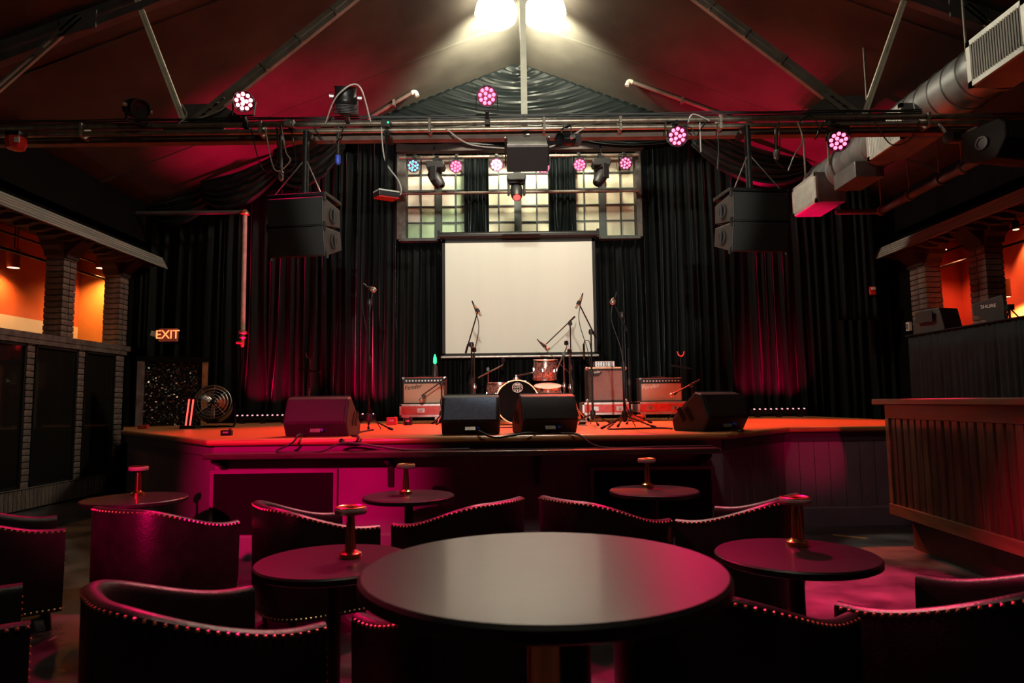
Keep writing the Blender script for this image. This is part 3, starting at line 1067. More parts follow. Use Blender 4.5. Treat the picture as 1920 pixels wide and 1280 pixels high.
ZD = SZ + 0.001
LD = 'black velvet stage drape '
curtain(LD + 'in the corner behind the exit sign', -5.95, -4.75, 10.98, 4.56, ZD, 8, 0.055, 1, sway=2)
curtain(LD + 'behind the pale standpipe', -4.75, -3.55, 11.0, 5.02, ZD, 8, 0.06, 2, sway=3, flare=0.18)
curtain(LD + 'behind the hanging speaker pair beside the square red panel', -3.55, -2.55, 11.02, 5.48, ZD, 7, 0.06, 3, sway=3, flare=0.15)
curtain(LD + 'between the tall straight microphone stand and the green light', -2.55, -1.91, 11.0, 5.85, ZD, 6, 0.055, 4, sway=3, flare=0.1)
curtain('black drape hung below the window row beside the white screen, amp with green light side', -1.90, -0.85, 11.04, 3.935, ZD, 10, 0.035, 5, sway=1)
curtain('black drape hung below the window row behind the white screen', -0.84, 1.0, 11.06, 3.935, ZD, 14, 0.03, 6, sway=1)
curtain('black drape hung below the window row behind the bass cabinet', 1.01, 2.155, 11.04, 3.935, ZD, 10, 0.035, 7, sway=1)
curtain(LD + 'just past the end window beside the bass cabinet', 2.215, 3.1, 11.0, 5.78, ZD, 7, 0.06, 8, sway=3)
curtain(LD + 'behind the hanging speaker pair beside the air duct', 3.1, 4.2, 11.02, 5.36, ZD, 7, 0.065, 9, sway=3, flare=0.16)
curtain(LD + 'below the end of the air duct', 4.2, 5.1, 10.98, 5.0, ZD, 6, 0.06, 10, sway=3)
curtain(LD + 'in the corner beside the red aisle', 5.1, 6.22, 10.98, 4.56, 0.003, 7, 0.05, 11, sway=2)
curtain('black drape ending above the passage, behind the red fire strobe', 5.2, 5.84, 10.66, 4.765, 2.5, 5, 0.04, 12, name='short_curtain')
curtain('narrow black drape between the brick wall end and the stage side', -5.96, -5.75, 10.56, 3.466, 0.003, 3, 0.025, 13)


def swag(label, Lf, Rf, sag, folds, Y, depth, seed=0, nu=30):
    nt = int(folds * 6) + 1
    pts = []
    rnd = random.Random(seed)
    for j in range(nt):
        t = j / (nt - 1)
        a, b = Lf(t), Rf(t)
        for i in range(nu):
            u = i / (nu - 1)
            x = a[0] + (b[0] - a[0]) * u
            z = a[1] + (b[1] - a[1]) * u - sag(t) * 4 * u * (1 - u)
            w_ = 2 * PI * folds * t + 1.2 * math.sin(3 * u + seed)
            off = depth * (0.30 + 0.70 * math.sin(PI * u)) * (math.sin(w_) + 0.3 * math.sin(2.3 * w_ + 4 * u))
            pts.append((x, Y + off - 0.12 * math.sin(PI * u) * t, z))
    o = MB().grid(pts, nu, nt).build('swag', 'swag', smooth=True, solid=0.010, clean=False)
    return tag(o, label, 'drapery')


gx = 2.5
swag('black gathered swag filling the gable peak behind the king post',
     lambda t: (CX - 0.05 - gx * t, roof_z(CX - 0.05 - gx * t) - 0.045), lambda t: (CX + 0.05 + gx * t, roof_z(CX + 0.05 + gx * t) - 0.045),
     lambda t: 0.05 + 0.48 * t, 17, 10.85, 0.028, 1, 44)
def two(l0, l1, r0, r1):
    return (lambda t: (l0[0] + (l1[0] - l0[0]) * t, l0[1] + (l1[1] - l0[1]) * t)), (lambda t: (r0[0] + (r1[0] - r0[0]) * t, r0[1] + (r1[1] - r0[1]) * t))


def pz(px, py, Y=10.8):
    q = P(px, py, Y)
    x = max(XL + 0.07, q.x)
    return (x, min(q.z, roof_z(x) - 0.06))


for (l0, l1, r0, r1, s0, s1, fo, lb, sd) in (
        (pz(700, 235), pz(700, 262), pz(900, 232), pz(905, 258), 0.05, 0.14, 5, 'black swag over the window beside the cyan stage light', 2),
        (pz(1050, 240), pz(1070, 262), pz(1300, 238), pz(1310, 258), 0.08, 0.20, 6, 'black swag over the window at the speaker pair by the duct', 3),
        (pz(888, 236), pz(890, 262), pz(1065, 234), pz(1062, 262), 0.05, 0.12, 5, 'black swag over the middle window behind the metal topped speaker', 8),
        (pz(520, 300), pz(515, 325), pz(655, 250), pz(652, 285), 0.10, 0.52, 6, 'black swag below the ceiling above the speaker pair by the red panel', 4),
        (pz(380, 350), pz(385, 378), pz(530, 305), pz(525, 335), 0.08, 0.35, 5, 'black swag beneath the ceiling above the pale standpipe elbow', 5),
        (pz(1300, 248), pz(1290, 280), pz(1500, 292), pz(1520, 325), 0.10, 0.50, 6, 'black swag beneath the ceiling above the speaker pair by the duct', 6),
        (pz(265, 388), pz(270, 405), pz(390, 362), pz(388, 392), 0.06, 0.25, 4, 'black swag in the stage corner above the exit sign', 7)):
    if sd in (4, 5, 6, 7):           # the side swags are pinned along the ceiling
        l0, r0 = (l0[0], roof_z(l0[0]) - 0.03), (r0[0], roof_z(r0[0]) - 0.03)
    a, b = two(l0, l1, r0, r1)
    swag(lb, a, b, (lambda s0, s1: (lambda t: s0 + (s1 - s0) * t))(s0, s1), fo, {2: 10.72, 3: 10.72, 8: 10.69, 4: 10.62, 5: 10.72, 6: 10.62, 7: 10.82}[sd], 0.03, sd)
# pelmet above the windows
pa, pb = P(755, 292, 10.85), P(1195, 283, 10.85)
tag(MB().span((pa.x - 0.1, 10.80, 5.42), (pb.x + 0.1, 10.95, 5.62)).build('pelmet', 'ledge_dark', bevel=0.01), 'dark timber pelmet board over the row of windows', 'pelmet')

# ================================================================== WINDOWS
WZ0, WZ1 = 4.03, 5.43
WY = 11.17
wins = [((762, 882), 1), ((905, 1036), 2), ((1066, 1192), 3)]
for (xs, n) in wins:
    xa, xb = P(xs[0], 360, WY).x, P(xs[1], 360, WY).x
    root = bpy.data.objects.new('window_%d' % n, None)
    COL.objects.link(root)
    root.location = ((xa + xb) / 2, WY, WZ0)
    FRAMES[root.name] = Matrix.Translation(root.location)
    structure(root)
    wdt = xb - xa
    mid = 0.10
    cw = (wdt - mid) / 4
    cols = [xa + i * cw for i in range(2)] + [xa + 2 * cw + mid + i * cw for i in range(2)]
    rows = 5
    rh = (WZ1 - WZ0) / rows
    for c, x in enumerate(cols):
        for r in range(rows):
            z = WZ0 + r * rh
            mt = 'pane'
            if n == 1:
                mt = 'pane_green_lit' if (r < 2 and not (c == 0 and r == 1)) or (c == 3 and r < 4) else 'pane_pink'
            th = random.uniform(-0.006, 0.006)
            MB().span((x + 0.012, WY + 0.03 + th, z + 0.012), (x + cw - 0.012, WY + 0.04 + th, z + rh - 0.012)).build('pane', mt, root, world=True)
    mb = MB()
    for x in cols:
        mb.span((x - 0.012, WY, WZ0), (x + 0.012, WY + 0.06, WZ1))
        mb.span((x + cw - 0.012, WY, WZ0), (x + cw + 0.012, WY + 0.06, WZ1))
    mb.build('mullion', 'muntin', root, world=True)
    for r in range(rows + 1):
        z = WZ0 + r * rh
        MB().span((xa, WY + 0.002, z - 0.011), (xb, WY + 0.058, z + 0.011)).build('glazing_bar', 'muntin', root, world=True)
    MB().span((xa + 2 * cw, WY - 0.02, WZ0), (xa + 2 * cw + mid, WY + 0.07, WZ1)).build('meeting_stile', 'muntin', root, world=True)
    MB().span((xa - 0.03, WY - 0.03, WZ0 - 0.05), (xb + 0.03, WY + 0.07, WZ0)).build('window_sill', 'muntin', root, world=True)
for k, (pa_, pb_) in enumerate(((744, 761), (1193, 1203))):
    xa, xb = P(pa_, 360, 10.95).x, P(pb_, 360, 10.95).x
    structure(MB().span((xa, 10.93, WZ0 - 0.06), (xb, YB, WZ1)).build('trim_%d' % (k + 1), 'jamb', bevel=0.008))
for k, px in enumerate((893, 1051)):
    x = P(px, 360, WY).x
    structure(MB().span((x - 0.12, WY - 0.03, WZ0), (x + 0.12, YB, WZ1)).build('trim_%d' % (k + 3), 'jamb'))
sx0, sx1 = P(748, 442, 10.95).x, P(1200, 437, 10.95).x
structure(MB().span((sx0, 10.90, WZ0 - 0.10), (sx1, YB, WZ0 - 0.045)).build('trim_5', 'muntin', bevel=0.006))
# curtains between the windows
curtain('short black curtain hanging between the green-lit window and the middle one', 0, 0, 0, 5.43, 4.0, 5, 0.04, 21, sway=2, ends=((P(870, 360, 10.9).x, 10.98), (P(916, 360, 10.9).x, 10.98)), flare=0.06, name='window_curtain')
curtain('short black curtain hanging between the middle window and the end one', 0, 0, 0, 5.43, 4.0, 5, 0.04, 22, sway=2, ends=((P(1029, 360, 10.9).x, 10.98), (P(1080, 360, 10.9).x, 10.98)), flare=0.06, name='window_curtain')
# pipe in front of the windows, and the one that carries the lights
za = P(960, 361, 10.85).z
xa_, xb_ = P(753, 363, 10.85).x, P(1197, 359, 10.85).x
rod = MB().cyl((xa_, 10.83, za), (xb_, 10.83, za), 0.026, n=10)
for x in (xa_ + 0.02, xb_ - 0.02):
    rod.cyl((x, 10.83, za), (x, 10.945, za), 0.02, n=8)
tag(rod.build('curtain_rod', 'steel', smooth=True), 'thin steel rod crossing the windows at mid height', 'rod')
YW = 10.62
zw = P(960, 293, YW).z
wp = thing('light_pipe', 'steel pipe carrying small stage lights across the windows', 'pipe', (CX, YW, zw))
MB().cyl((-1.8, YW, zw), (2.1, YW, zw), 0.027, n=10).build('tube', 'pipe', wp, world=True, smooth=True)
for x in (-1.25, 0.15, 1.5):
    MB().cyl((x, YW, zw), (x, YW + 0.2, 5.5), 0.014, n=6).build('hanger', 'black_metal', wp, world=True)

# ================================================================== PROJECTION SCREEN
YSc = 10.74
pa, pb = P(835, 456, YSc), P(1112, 660, YSc)
sx0, sx1 = (P(835, 456, YSc).x + P(835, 660, YSc).x) / 2, (P(1112, 456, YSc).x + P(1112, 660, YSc).x) / 2
sz1, sz0 = P(973, 454, YSc).z, P(973, 661, YSc).z
sc = thing('projection_screen', 'pull-down projection screen with blank cream surface and black border', 'screen', (CX, YSc, sz0))
MB().span((sx0, YSc, sz0), (sx1, YSc + 0.004, sz1)).build('fabric', 'screen', sc, world=True)
for a, b in (((sx0 - 0.05, sz0 - 0.02), (sx0, sz1 + 0.06)), ((sx1, sz0 - 0.02), (sx1 + 0.05, sz1 + 0.06)), ((sx0 - 0.05, sz1), (sx1 + 0.05, sz1 + 0.09)), ((sx0 - 0.05, sz0 - 0.05), (sx1 + 0.05, sz0))):
    MB().span((a[0], YSc - 0.002, a[1]), (b[0], YSc + 0.006, b[1])).build('border', 'screen_black', sc, world=True)
MB().cyl((sx0 - 0.07, YSc, sz0 - 0.06), (sx1 + 0.07, YSc, sz0 - 0.06), 0.018, n=10).build('bottom_bar', 'silver', sc, world=True, smooth=True)
MB().cyl((sx0 - 0.12, YSc, sz1 + 0.12), (sx1 + 0.12, YSc, sz1 + 0.12), 0.06, n=14).build('housing', 'black_metal', sc, world=True, smooth=True)
for x in (sx0 - 0.1, sx1 + 0.1):
    MB().span((x - 0.02, YSc - 0.05, sz1 + 0.06), (x + 0.02, 10.92, sz1 + 0.2)).build('wall_bracket', 'black_metal', sc, world=True)

# ================================================================== STAGE LIGHTS
def par(px, py, Y, zpipe, label, led='led_pink', pan=0.0, tilt=0.35, r=0.092, group=None, light=None, ypipe=None):
    """LED par can: clamp, yoke, body, bezel and a lens for each LED. pan>0 turns to +x, tilt>0 looks down; faces the hall (-y)"""
    c = P(px, py, Y)
    ypipe = Y if ypipe is None else ypipe
    t = thing('par_light', label, 'stage light', (c.x, ypipe, zpipe), group=group)
    R = Matrix.Rotation(pan, 3, 'Z') @ Matrix.Rotation(tilt, 3, 'X')

    def w_(p):
        return c + R @ Vector(p)
    Mx = R.to_4x4()
    Mx.translation = c
    body = MB().lathe([(r * 0.55, 0.15), (r * 0.8, 0.14), (r * 0.95, 0.05), (r * 1.05, 0.02), (r * 1.08, -0.03), (r * 1.02, -0.03), (r * 0.98, 0.005), (r * 0.5, 0.008)], 22, (0, 0, 0), (0, 1, 0))
    body.xf(Mx)
    body.build('body', 'black_metal', t, world=True, smooth=True)
    MB().lathe([(r * 0.97, 0.0), (r * 0.97, 0.008), (0.01, 0.008)], 22, (0, 0, 0), (0, 1, 0)).xf(Mx).build('lens_plate', 'par_plate_scatter', t, world=True)
    rings = [(0.0, 0)] if led == 'led_hot' else []
    for k in range(3):
        rings.append((r * 0.28, 2 * PI * k / 3))
    for k in range(9):
        rings.append((r * 0.72, 2 * PI * k / 9 + 0.2))
    for rr, a in rings:
        MB().lathe([(r * 0.2, 0.0), (r * 0.17, -0.012), (0.004, -0.016)], 10, (rr * math.cos(a), 0, rr * math.sin(a)), (0, 1, 0)).xf(Mx).build('led_lens', led, t, world=True, smooth=True)
    # yoke
    up = 1 if zpipe > c.z else -1
    yk = MB()
    zz = c.z + up * (r + 0.05)
    for sx in (-1, 1):
        a = w_((sx * (r * 1.12), 0.04, 0))
        yk.bar(a, Vector((a.x, c.y, zz)), 0.022, 0.008, up=(1, 0, 0))
    p1, p2 = w_((-r * 1.12, 0.04, 0)), w_((r * 1.12, 0.04, 0))
    yk.bar((p1.x, c.y, zz), (p2.x, c.y, zz), 0.022, 0.008)
    yk.build('yoke', 'black_metal', t, world=True)
    cl = MB().bar((c.x, c.y, zz), (c.x, ypipe, zpipe), 0.035, 0.04, up=(0, 1, 0.01))
    cl.box((c.x, ypipe, zpipe), (0.05, 0.075, 0.075))
    cl.build('clamp', 'black_metal', t, world=True, bevel=0.004)
    if light:
        e, col, tgt, size = light
        spot('beam', w_((0, -0.04, 0)), tgt, e, col, size, 0.6, 0.08, t)
    return t


G1 = 'pars on the truss pipes'
par(457, 190, 6.22, ZT, 'blinding pink LED par standing above the truss pipe near the gusset plate', 'led_hot', pan=0.15, tilt=0.45, group=G1, ypipe=YP,
    light=(800, PINK, (-0.6, 2.4, 0.3), 80))
par(913, 180, 6.22, ZT, 'pink LED par standing above the truss pipe beside the king post', 'led_pink', pan=0.05, tilt=0.45, group=G1, ypipe=YP,
    light=(700, PINK, (-0.8, 4.0, 0.5), 40))
par(1270, 255, 6.18, ZLO, 'pink LED par hung under the truss pipe nearer the windows', 'led_pink', pan=0.1, tilt=0.4, group=G1, ypipe=YP,
    light=(800, PINK, (1.0, 4.0, 0.65), 56))
par(1572, 264, 6.18, ZLO, 'pink LED par hung under the truss pipe beside the air duct', 'led_pink', pan=-0.2, tilt=0.55, group=G1, ypipe=YP,
    light=(2600, PINK, (2.5, 4.4, 0.0), 26))


def dark_par(px, py, Y, zpipe, label, pan, tilt, r=0.12):
    c = P(px, py, Y)
    t = thing('par_can', label, 'stage light', (c.x, YP, zpipe))
    R = Matrix.Rotation(pan, 3, 'Z') @ Matrix.Rotation(tilt, 3, 'X')
    Mx = R.to_4x4()
    Mx.translation = c
    MB().lathe([(r * 0.4, 0.17), (r * 0.8, 0.15), (r, 0.06), (r * 1.06, 0.05), (r * 1.06, 0.02), (r, 0.01), (r, -0.07), (r * 1.08, -0.09), (r * 0.95, -0.09), (r * 0.9, -0.06), (0.02, -0.05)], 20, (0, 0, 0), (0, 1, 0)).xf(Mx).build('body', 'black_metal', t, world=True, smooth=True)
    fins = MB()
    for k in range(6):
        fins.lathe([(r * 0.85, 0.07 + 0.014 * k), (r * 1.02, 0.07 + 0.014 * k), (r * 1.02, 0.076 + 0.014 * k), (r * 0.85, 0.076 + 0.014 * k)], 16, (0, 0, 0), (0, 1, 0))
    fins.xf(Mx).build('heat_sink', 'gusset', t, world=True)
    yk = MB()
    up = 1 if zpipe > c.z else -1
    zz = c.z + up * (r + 0.06)
    for sx in (-1, 1):
        a = c + R @ Vector((sx * r * 1.1, 0, 0))
        yk.bar(a, (a.x, a.y, zz), 0.025, 0.01, up=(1, 0, 0))
    a, b = c + R @ Vector((-r * 1.1, 0, 0)), c + R @ Vector((r * 1.1, 0, 0))
    yk.bar((a.x, a.y, zz), (b.x, b.y, zz), 0.025, 0.01)
    yk.bar((c.x, c.y, zz), (c.x, YP, zpipe), 0.04, 0.04, up=(0, 1, 0.01))
    yk.build('yoke', 'black_metal', t, world=True)
    for sx in (-1, 1):
        q = c + R @ Vector((sx * r * 1.1, 0, 0))
        MB().cyl(q, q + R @ Vector((sx * 0.04, 0, 0)), 0.02, n=8).build('knob', 'silver', t, world=True)
    return t


dark_par(257, 203, 6.17, ZT, 'unlit black par can standing above the truss pipe, dark against the ceiling', 0.9, 0.35, 0.085)
dark_par(648, 182, 6.17, ZT, 'unlit black par can tipped upwards with its dark back showing', 0.2, -1.2, 0.10)

dark_par(1062, 262, 6.12, ZLO, 'unlit black par can hung under the pipe beside the metal topped speaker', -0.9, 0.2, 0.06)
for (px, lb, led) in ((543, 'small grey junction box strapped on the pipe near the blinding pink par', 'white_plastic'), (724, 'small dark junction box with green light above the square hung box', 'led_green')):
    c = P(px, 232, YP - 0.06)
    t = thing('junction_box', lb, 'box', tuple(c))
    MB().box(c, (0.09, 0.06, 0.07), Matrix.Rotation(0.15, 3, 'Y')).build('case', 'speaker_grey' if px == 543 else 'black_plastic', t, world=True, bevel=0.006)
    MB().box(c + Vector((0.025, -0.032, 0.0)), (0.016, 0.008, 0.016)).build('indicator', led, t, world=True)
    MB().box(c + Vector((0, 0.04, 0)), (0.03, 0.06, 0.09)).build('strap', 'black_matte', t, world=True)

# small dark fixture with a green status light beside the big hanging speaker
c = P(1790, 257, 6.15)
t = thing('effect_light', 'small chrome effect light with green indicator hung by the corner speaker', 'stage light', (c.x, YP, ZLO))
MB().cyl((c.x - 0.05, YP, ZLO), c + Vector((-0.05, 0, 0.0)), 0.016, n=8).build('arm', 'chrome', t, world=True)
MB().lathe([(0.03, -0.09), (0.06, -0.08), (0.06, 0.06), (0.03, 0.09)], 12, c, (1, 0.3, 0.1)).build('body', 'black_metal', t, world=True, smooth=True)
MB().lathe([(0.02, 0.0), (0.045, 0.02), (0.045, 0.10), (0.02, 0.11)], 12, c + Vector((0.10, -0.02, 0.0)), (0.8, -0.2, 0.4)).build('head', 'silver', t, world=True, smooth=True)
MB().ball(c + Vector((0.19, -0.05, 0.05)), 0.018).build('indicator', 'led_green', t, world=True, smooth=True)

# red strobe box at the far end of the pipe
c = P(30, 268, 6.15)
t = thing('strobe_light', 'small red-lensed beacon hung under the lighting pipe by the brick wall side', 'stage light', (c.x, YP, ZLO))
MB().lathe([(0.02, -0.07), (0.075, -0.06), (0.09, 0.0), (0.085, 0.05), (0.02, 0.055)], 8, c).build('lens', 'red_plastic', t, world=True)
MB().box(c + Vector((0, 0, 0.075)), (0.13, 0.12, 0.05)).build('base', 'black_metal', t, world=True, bevel=0.006)
MB().box(c + Vector((0.065, -0.075, 0.0)), (0.05, 0.02, 0.05)).build('sensor', 'white_plastic', t, world=True, bevel=0.004)
MB().bar(c + Vector((0, 0, 0.09)), (c.x, YP, ZLO), 0.03, 0.03, up=(0, 1, 0.1)).build('clamp', 'black_metal', t, world=True)

# pars over the windows
G2 = 'small pars hung over the windows'
for (px, py, led, lb, li) in (
        (775, 311, 'led_cyan', 'small par with cyan LEDs hung over the window', None),
        (855, 312, 'led_pink', 'small pink par over the green-lit window, next to the drooping moving head', None),
        (931, 309, 'led_hot', 'small pink-white par over the middle window beside the short curtain', (4800, (1.0, 0.03, 0.03), (-1.6, 8.0, 0.98), 46)),
        (1019, 313, 'led_pink', 'small pink par over the middle window half behind the hanging speaker', None),
        (1087, 309, 'led_pink', 'small pink par over the end window, next to the middle curtain', (4800, (1.0, 0.05, 0.02), (0.9, 8.0, 0.98), 46)),
        (1173, 306, 'led_pink', 'small pink par over the end window at the outer drape', (4000, (1.0, 0.05, 0.02), (2.9, 8.3, 0.98), 44))):
    par(px, py, 10.45, zw, lb, led, tilt=0.25, r=0.098, group=G2, light=li, ypipe=YW)


def moving_head(px, py, Y, label, pan, tilt, front=False):
    b = P(px, py, Y)
    t = thing('moving_head', label, 'stage light', (b.x, YW, zw), group='moving heads hung over the windows')
    bs = MB()
    bs.prism([(-0.155, 0.0), (-0.13, 0.055), (0.13, 0.055), (0.155, 0.0), (0.13, -0.055), (-0.13, -0.055)], b + Vector((0, -0.12, 0)), (1, 0, 0), (0, 0, 1), (0, 0.24, 0))
    bs.build('base', 'black_plastic', t, world=True, bevel=0.012)
    MB().box(b + Vector((0, 0.02, 0.09)), (0.09, 0.09, 0.09)).build('clamp', 'black_metal', t, world=True)
    MB().bar(b + Vector((0, 0.02, 0.1)), (b.x, YW, zw), 0.06, 0.05, up=(0, 1, 0.1)).build('hook', 'black_metal', t, world=True)
    R = Matrix.Rotation(pan, 3, 'Z')
    yk = MB()
    for s in (-1, 1):
        a = b + R @ Vector((s * 0.125, 0, -0.05))
        yk.box(a + Vector((0, 0, -0.10)), (0.035, 0.11, 0.24), R)
    yk.box(b + Vector((0, 0, -0.07)), (0.25, 0.12, 0.04), R)
    yk.build('yoke', 'black_plastic', t, world=True, bevel=0.012)
    hc = b + Vector((0, 0, -0.2))
    R2 = R @ Matrix.Rotation(tilt, 3, 'X')
    hd = MB()
    Mx = R2.to_4x4()
    Mx.translation = hc
    hd.lathe([(0.05, 0.15), (0.085, 0.12), (0.098, 0.03), (0.098, -0.05), (0.085, -0.14), (0.07, -0.17), (0.06, -0.165), (0.02, -0.16)], 16, (0, 0, 0), (0, 1, 0)).xf(Mx)
    hd.build('head', 'black_plastic', t, world=True, smooth=True)
    MB().lathe([(0.058, -0.166), (0.05, -0.178), (0.01, -0.182)], 14, (0, 0, 0), (0, 1, 0)).xf(Mx).build('lens', 'led_red' if front else 'mirror', t, world=True, smooth=True)
    return t


moving_head(817, 312, 10.42, 'black moving head seen edge-on, drooping before the green-lit window', 1.35, 1.0)
moving_head(968, 335, 10.42, 'black moving head shining red before the middle window', 0.05, 0.95, True)
moving_head(1127, 307, 10.42, 'black moving head tilted aside before the end window', -1.1, 1.0)

# ================================================================== HANGING SPEAKERS
def line_array(cx_px, top_py, Y, yaw, label, flip):
    top = P(cx_px, top_py, Y)
    t = thing('line_array', label, 'speaker', (top.x, Y, 3.88), group='hung pairs of array speakers')
    R0 = Matrix.Rotation(yaw, 3, 'Z')
    w_, dpt, hh = 0.545, 0.38, 0.272
    pos = top + Vector((0, 0, -0.02))
    ang = 0.05
    for k in range(2):
        R = R0 @ Matrix.Rotation(ang, 3, 'X')
        c = pos + R @ Vector((0, dpt / 2, -hh / 2))
        Mx = R.to_4x4()
        Mx.translation = c
        bx = MB().prism([(-dpt / 2, -hh / 2), (-dpt / 2, hh / 2), (dpt / 2, hh / 2 - 0.05), (dpt / 2, -hh / 2 + 0.05)], (-w_ / 2, 0, 0), (0, 1, 0), (0, 0, 1), (w_, 0, 0)).xf(Mx)
        cab = bx.build('cabinet', 'box_paint', t, world=True, bevel=0.008)
        MB().box((0, -dpt / 2 - 0.008, 0), (w_ - 0.02, 0.016, hh - 0.02)).xf(Mx).build('grille', 'grille', cab, world=True, bevel=0.004)
        for s in (-1, 1):
            hx = s * (w_ / 2 + 0.003)
            MB().lathe([(0.075, 0.0), (0.075, 0.008), (0.055, 0.008), (0.05, 0.002)], 18, (hx, 0.02, 0), (s, 0, 0)).xf(Mx).build('handle_rim', 'box_paint', cab, world=True, smooth=True)
            MB().lathe([(0.054, -0.0), (0.054, 0.004), (0.01, 0.004)], 18, (hx, 0.02, 0), (s, 0, 0)).xf(Mx).build('handle_cup', 'black_matte', cab, world=True)
            MB().box((hx + s * 0.012, 0.02, 0), (0.016, 0.018, 0.13)).xf(Mx).build('handle_bar', 'box_paint', cab, world=True, bevel=0.003)
            rg = MB().box((hx, -dpt / 2 + 0.02, hh / 2), (0.014, 0.04, 0.07)).box((hx, -dpt / 2 + 0.02, -hh / 2 + 0.01), (0.014, 0.04, 0.06)).xf(Mx)
            rg.build('rigging_plate', 'black_metal', cab, world=True)
        pos = pos + R @ Vector((0, 0, -hh - 0.004))
        ang += 0.17
    # flying bar, pipe and shackle up to the beam
    MB().box(top + R0 @ Vector((0, 0.2, 0.01)), (0.575, 0.36, 0.032), R0).build('flying_frame', 'black_metal', t, world=True, bevel=0.005)
    hp = top + R0 @ Vector((0.0, 0.2, 0.02))
    MB().cyl(hp, Vector((hp.x, hp.y, 3.85)), 0.03, n=10).build('hanging_pipe', 'black_metal', t, world=True, smooth=True)
    MB().bar(Vector((hp.x, hp.y, 3.832)), Vector((hp.x, YT, 3.832)), 0.06, 0.056).build('beam_clamp', 'black_metal', t, world=True)
    MB().lathe([(0.02, 0), (0.035, 0.02), (0.02, 0.05), (0.03, 0.08), (0.015, 0.1)], 10, hp).build('shackle', 'chrome', t, world=True, smooth=True)
    for s in (-1, 1):
        MB().tube([hp + Vector((0, 0, 0.4)), top + R0 @ Vector((s * 0.23, 0.05, 0.02))], 0.006, 5).build('safety_wire', 'steel', t, world=True)
    return t


line_array(553, 366, 6.0, -0.16, 'hung pair of black array speakers beside the square red panel', 1)
line_array(1426, 356, 6.0, 0.13, 'hung pair of black array speakers beside the air duct', -1)

# centre fill
c = P(988, 285, 6.1)
t = thing('hanging_speaker', 'hung centre speaker with pale metal top and black grille', 'speaker', (c.x, YT, 3.88))
R = Matrix.Rotation(0.62, 3, 'X')
Mx = R.to_4x4()
Mx.translation = c
MB().prism([(-0.17, -0.14), (-0.17, 0.10), (0.15, 0.10), (0.15, -0.06)], (-0.19, 0, 0), (0, 1, 0), (0, 0, 1), (0.38, 0, 0)).xf(Mx).build('cabinet', 'box_paint', t, world=True, bevel=0.008)
MB().box((0, -0.176, -0.022), (0.37, 0.014, 0.22)).xf(Mx).build('grille', 'grille', t, world=True)
MB().box((0, 0.0, 0.106), (0.36, 0.30, 0.012)).xf(Mx).build('top_plate', 'speaker_grey', t, world=True)
MB().box((0, -0.172, 0.102), (0.37, 0.02, 0.02)).xf(Mx).build('top_edge', 'silver', t, world=True)
for s in (-1, 1):
    MB().box((s * 0.20, -0.05, 0.02), (0.012, 0.05, 0.26)).xf(Mx).build('bracket', 'black_metal', t, world=True)
MB().bar(c + Vector((0, 0.05, 0.12)), (c.x, YT, 3.86), 0.10, 0.06, up=(1, 0, 0)).build('mount', 'black_metal', t, world=True)

# corner speaker by the duct
c = P(1895, 272, 5.7)
t = thing('hanging_speaker', 'black wedge-fronted speaker hung in the corner beyond the duct', 'speaker', (c.x, YP, ZLO))
R = Matrix.Rotation(0.25, 3, 'Z')
Mx = R.to_4x4()
Mx.translation = c
MB().prism([(-0.20, 0.10), (-0.14, 0.16), (0.22, 0.16), (0.22, -0.10), (0.02, -0.17), (-0.10, -0.17), (-0.20, -0.02)], (-0.29, 0, 0), (0, 1, 0), (0, 0, 1), (0.58, 0, 0)).xf(Mx).build('cabinet', 'black_matte', t, world=True, bevel=0.012)
MB().lathe([(0.06, 0.0), (0.06, 0.010), (0.045, 0.010), (0.04, 0.003), (0.005, 0.003)], 16, (-0.292, 0.02, 0.0), (-1, 0, 0)).xf(Mx).build('handle_cup', 'black_plastic', t, world=True, smooth=True)
MB().box((0, -0.2, 0.035), (0.5, 0.012, 0.12)).xf(Mx).build('grille', 'grille', t, world=True)
MB().bar(c + Vector((0.17, 0.05, 0.12)), (c.x + 0.17, YP, ZLO), 0.05, 0.05, up=(1, 0, 0)).build('mount', 'black_metal', t, world=True)

# square panel hung on a blue chain
c = P(724, 366, 6.2)
t = thing('access_panel', 'flat square box hung on a drop cable, pale top and red underside', 'device', (c.x, YT, 3.88))
R = Matrix.Rotation(0.5, 3, 'Z') @ Matrix.Rotation(0.12, 3, 'X')
MB().box(c, (0.20, 0.20, 0.05), R).build('case', 'black_plastic', t, world=True, bevel=0.008)
MB().box(c + Vector((0, 0, 0.03)), (0.195, 0.195, 0.014), R).build('lid', 'white_plastic', t, world=True)
MB().box(c + Vector((0, 0, -0.03)), (0.19, 0.19, 0.010), R).build('underside', 'red_plastic', t, world=True)
MB().cyl(c + Vector((0, 0, 0.03)), Vector((c.x, c.y, 3.84)), 0.014, n=6).build('drop_rod', 'black_metal', t, world=True)
MB().bar(Vector((c.x, c.y, 3.832)), Vector((c.x, YT, 3.832)), 0.05, 0.05).build('clamp', 'black_metal', t, world=True)

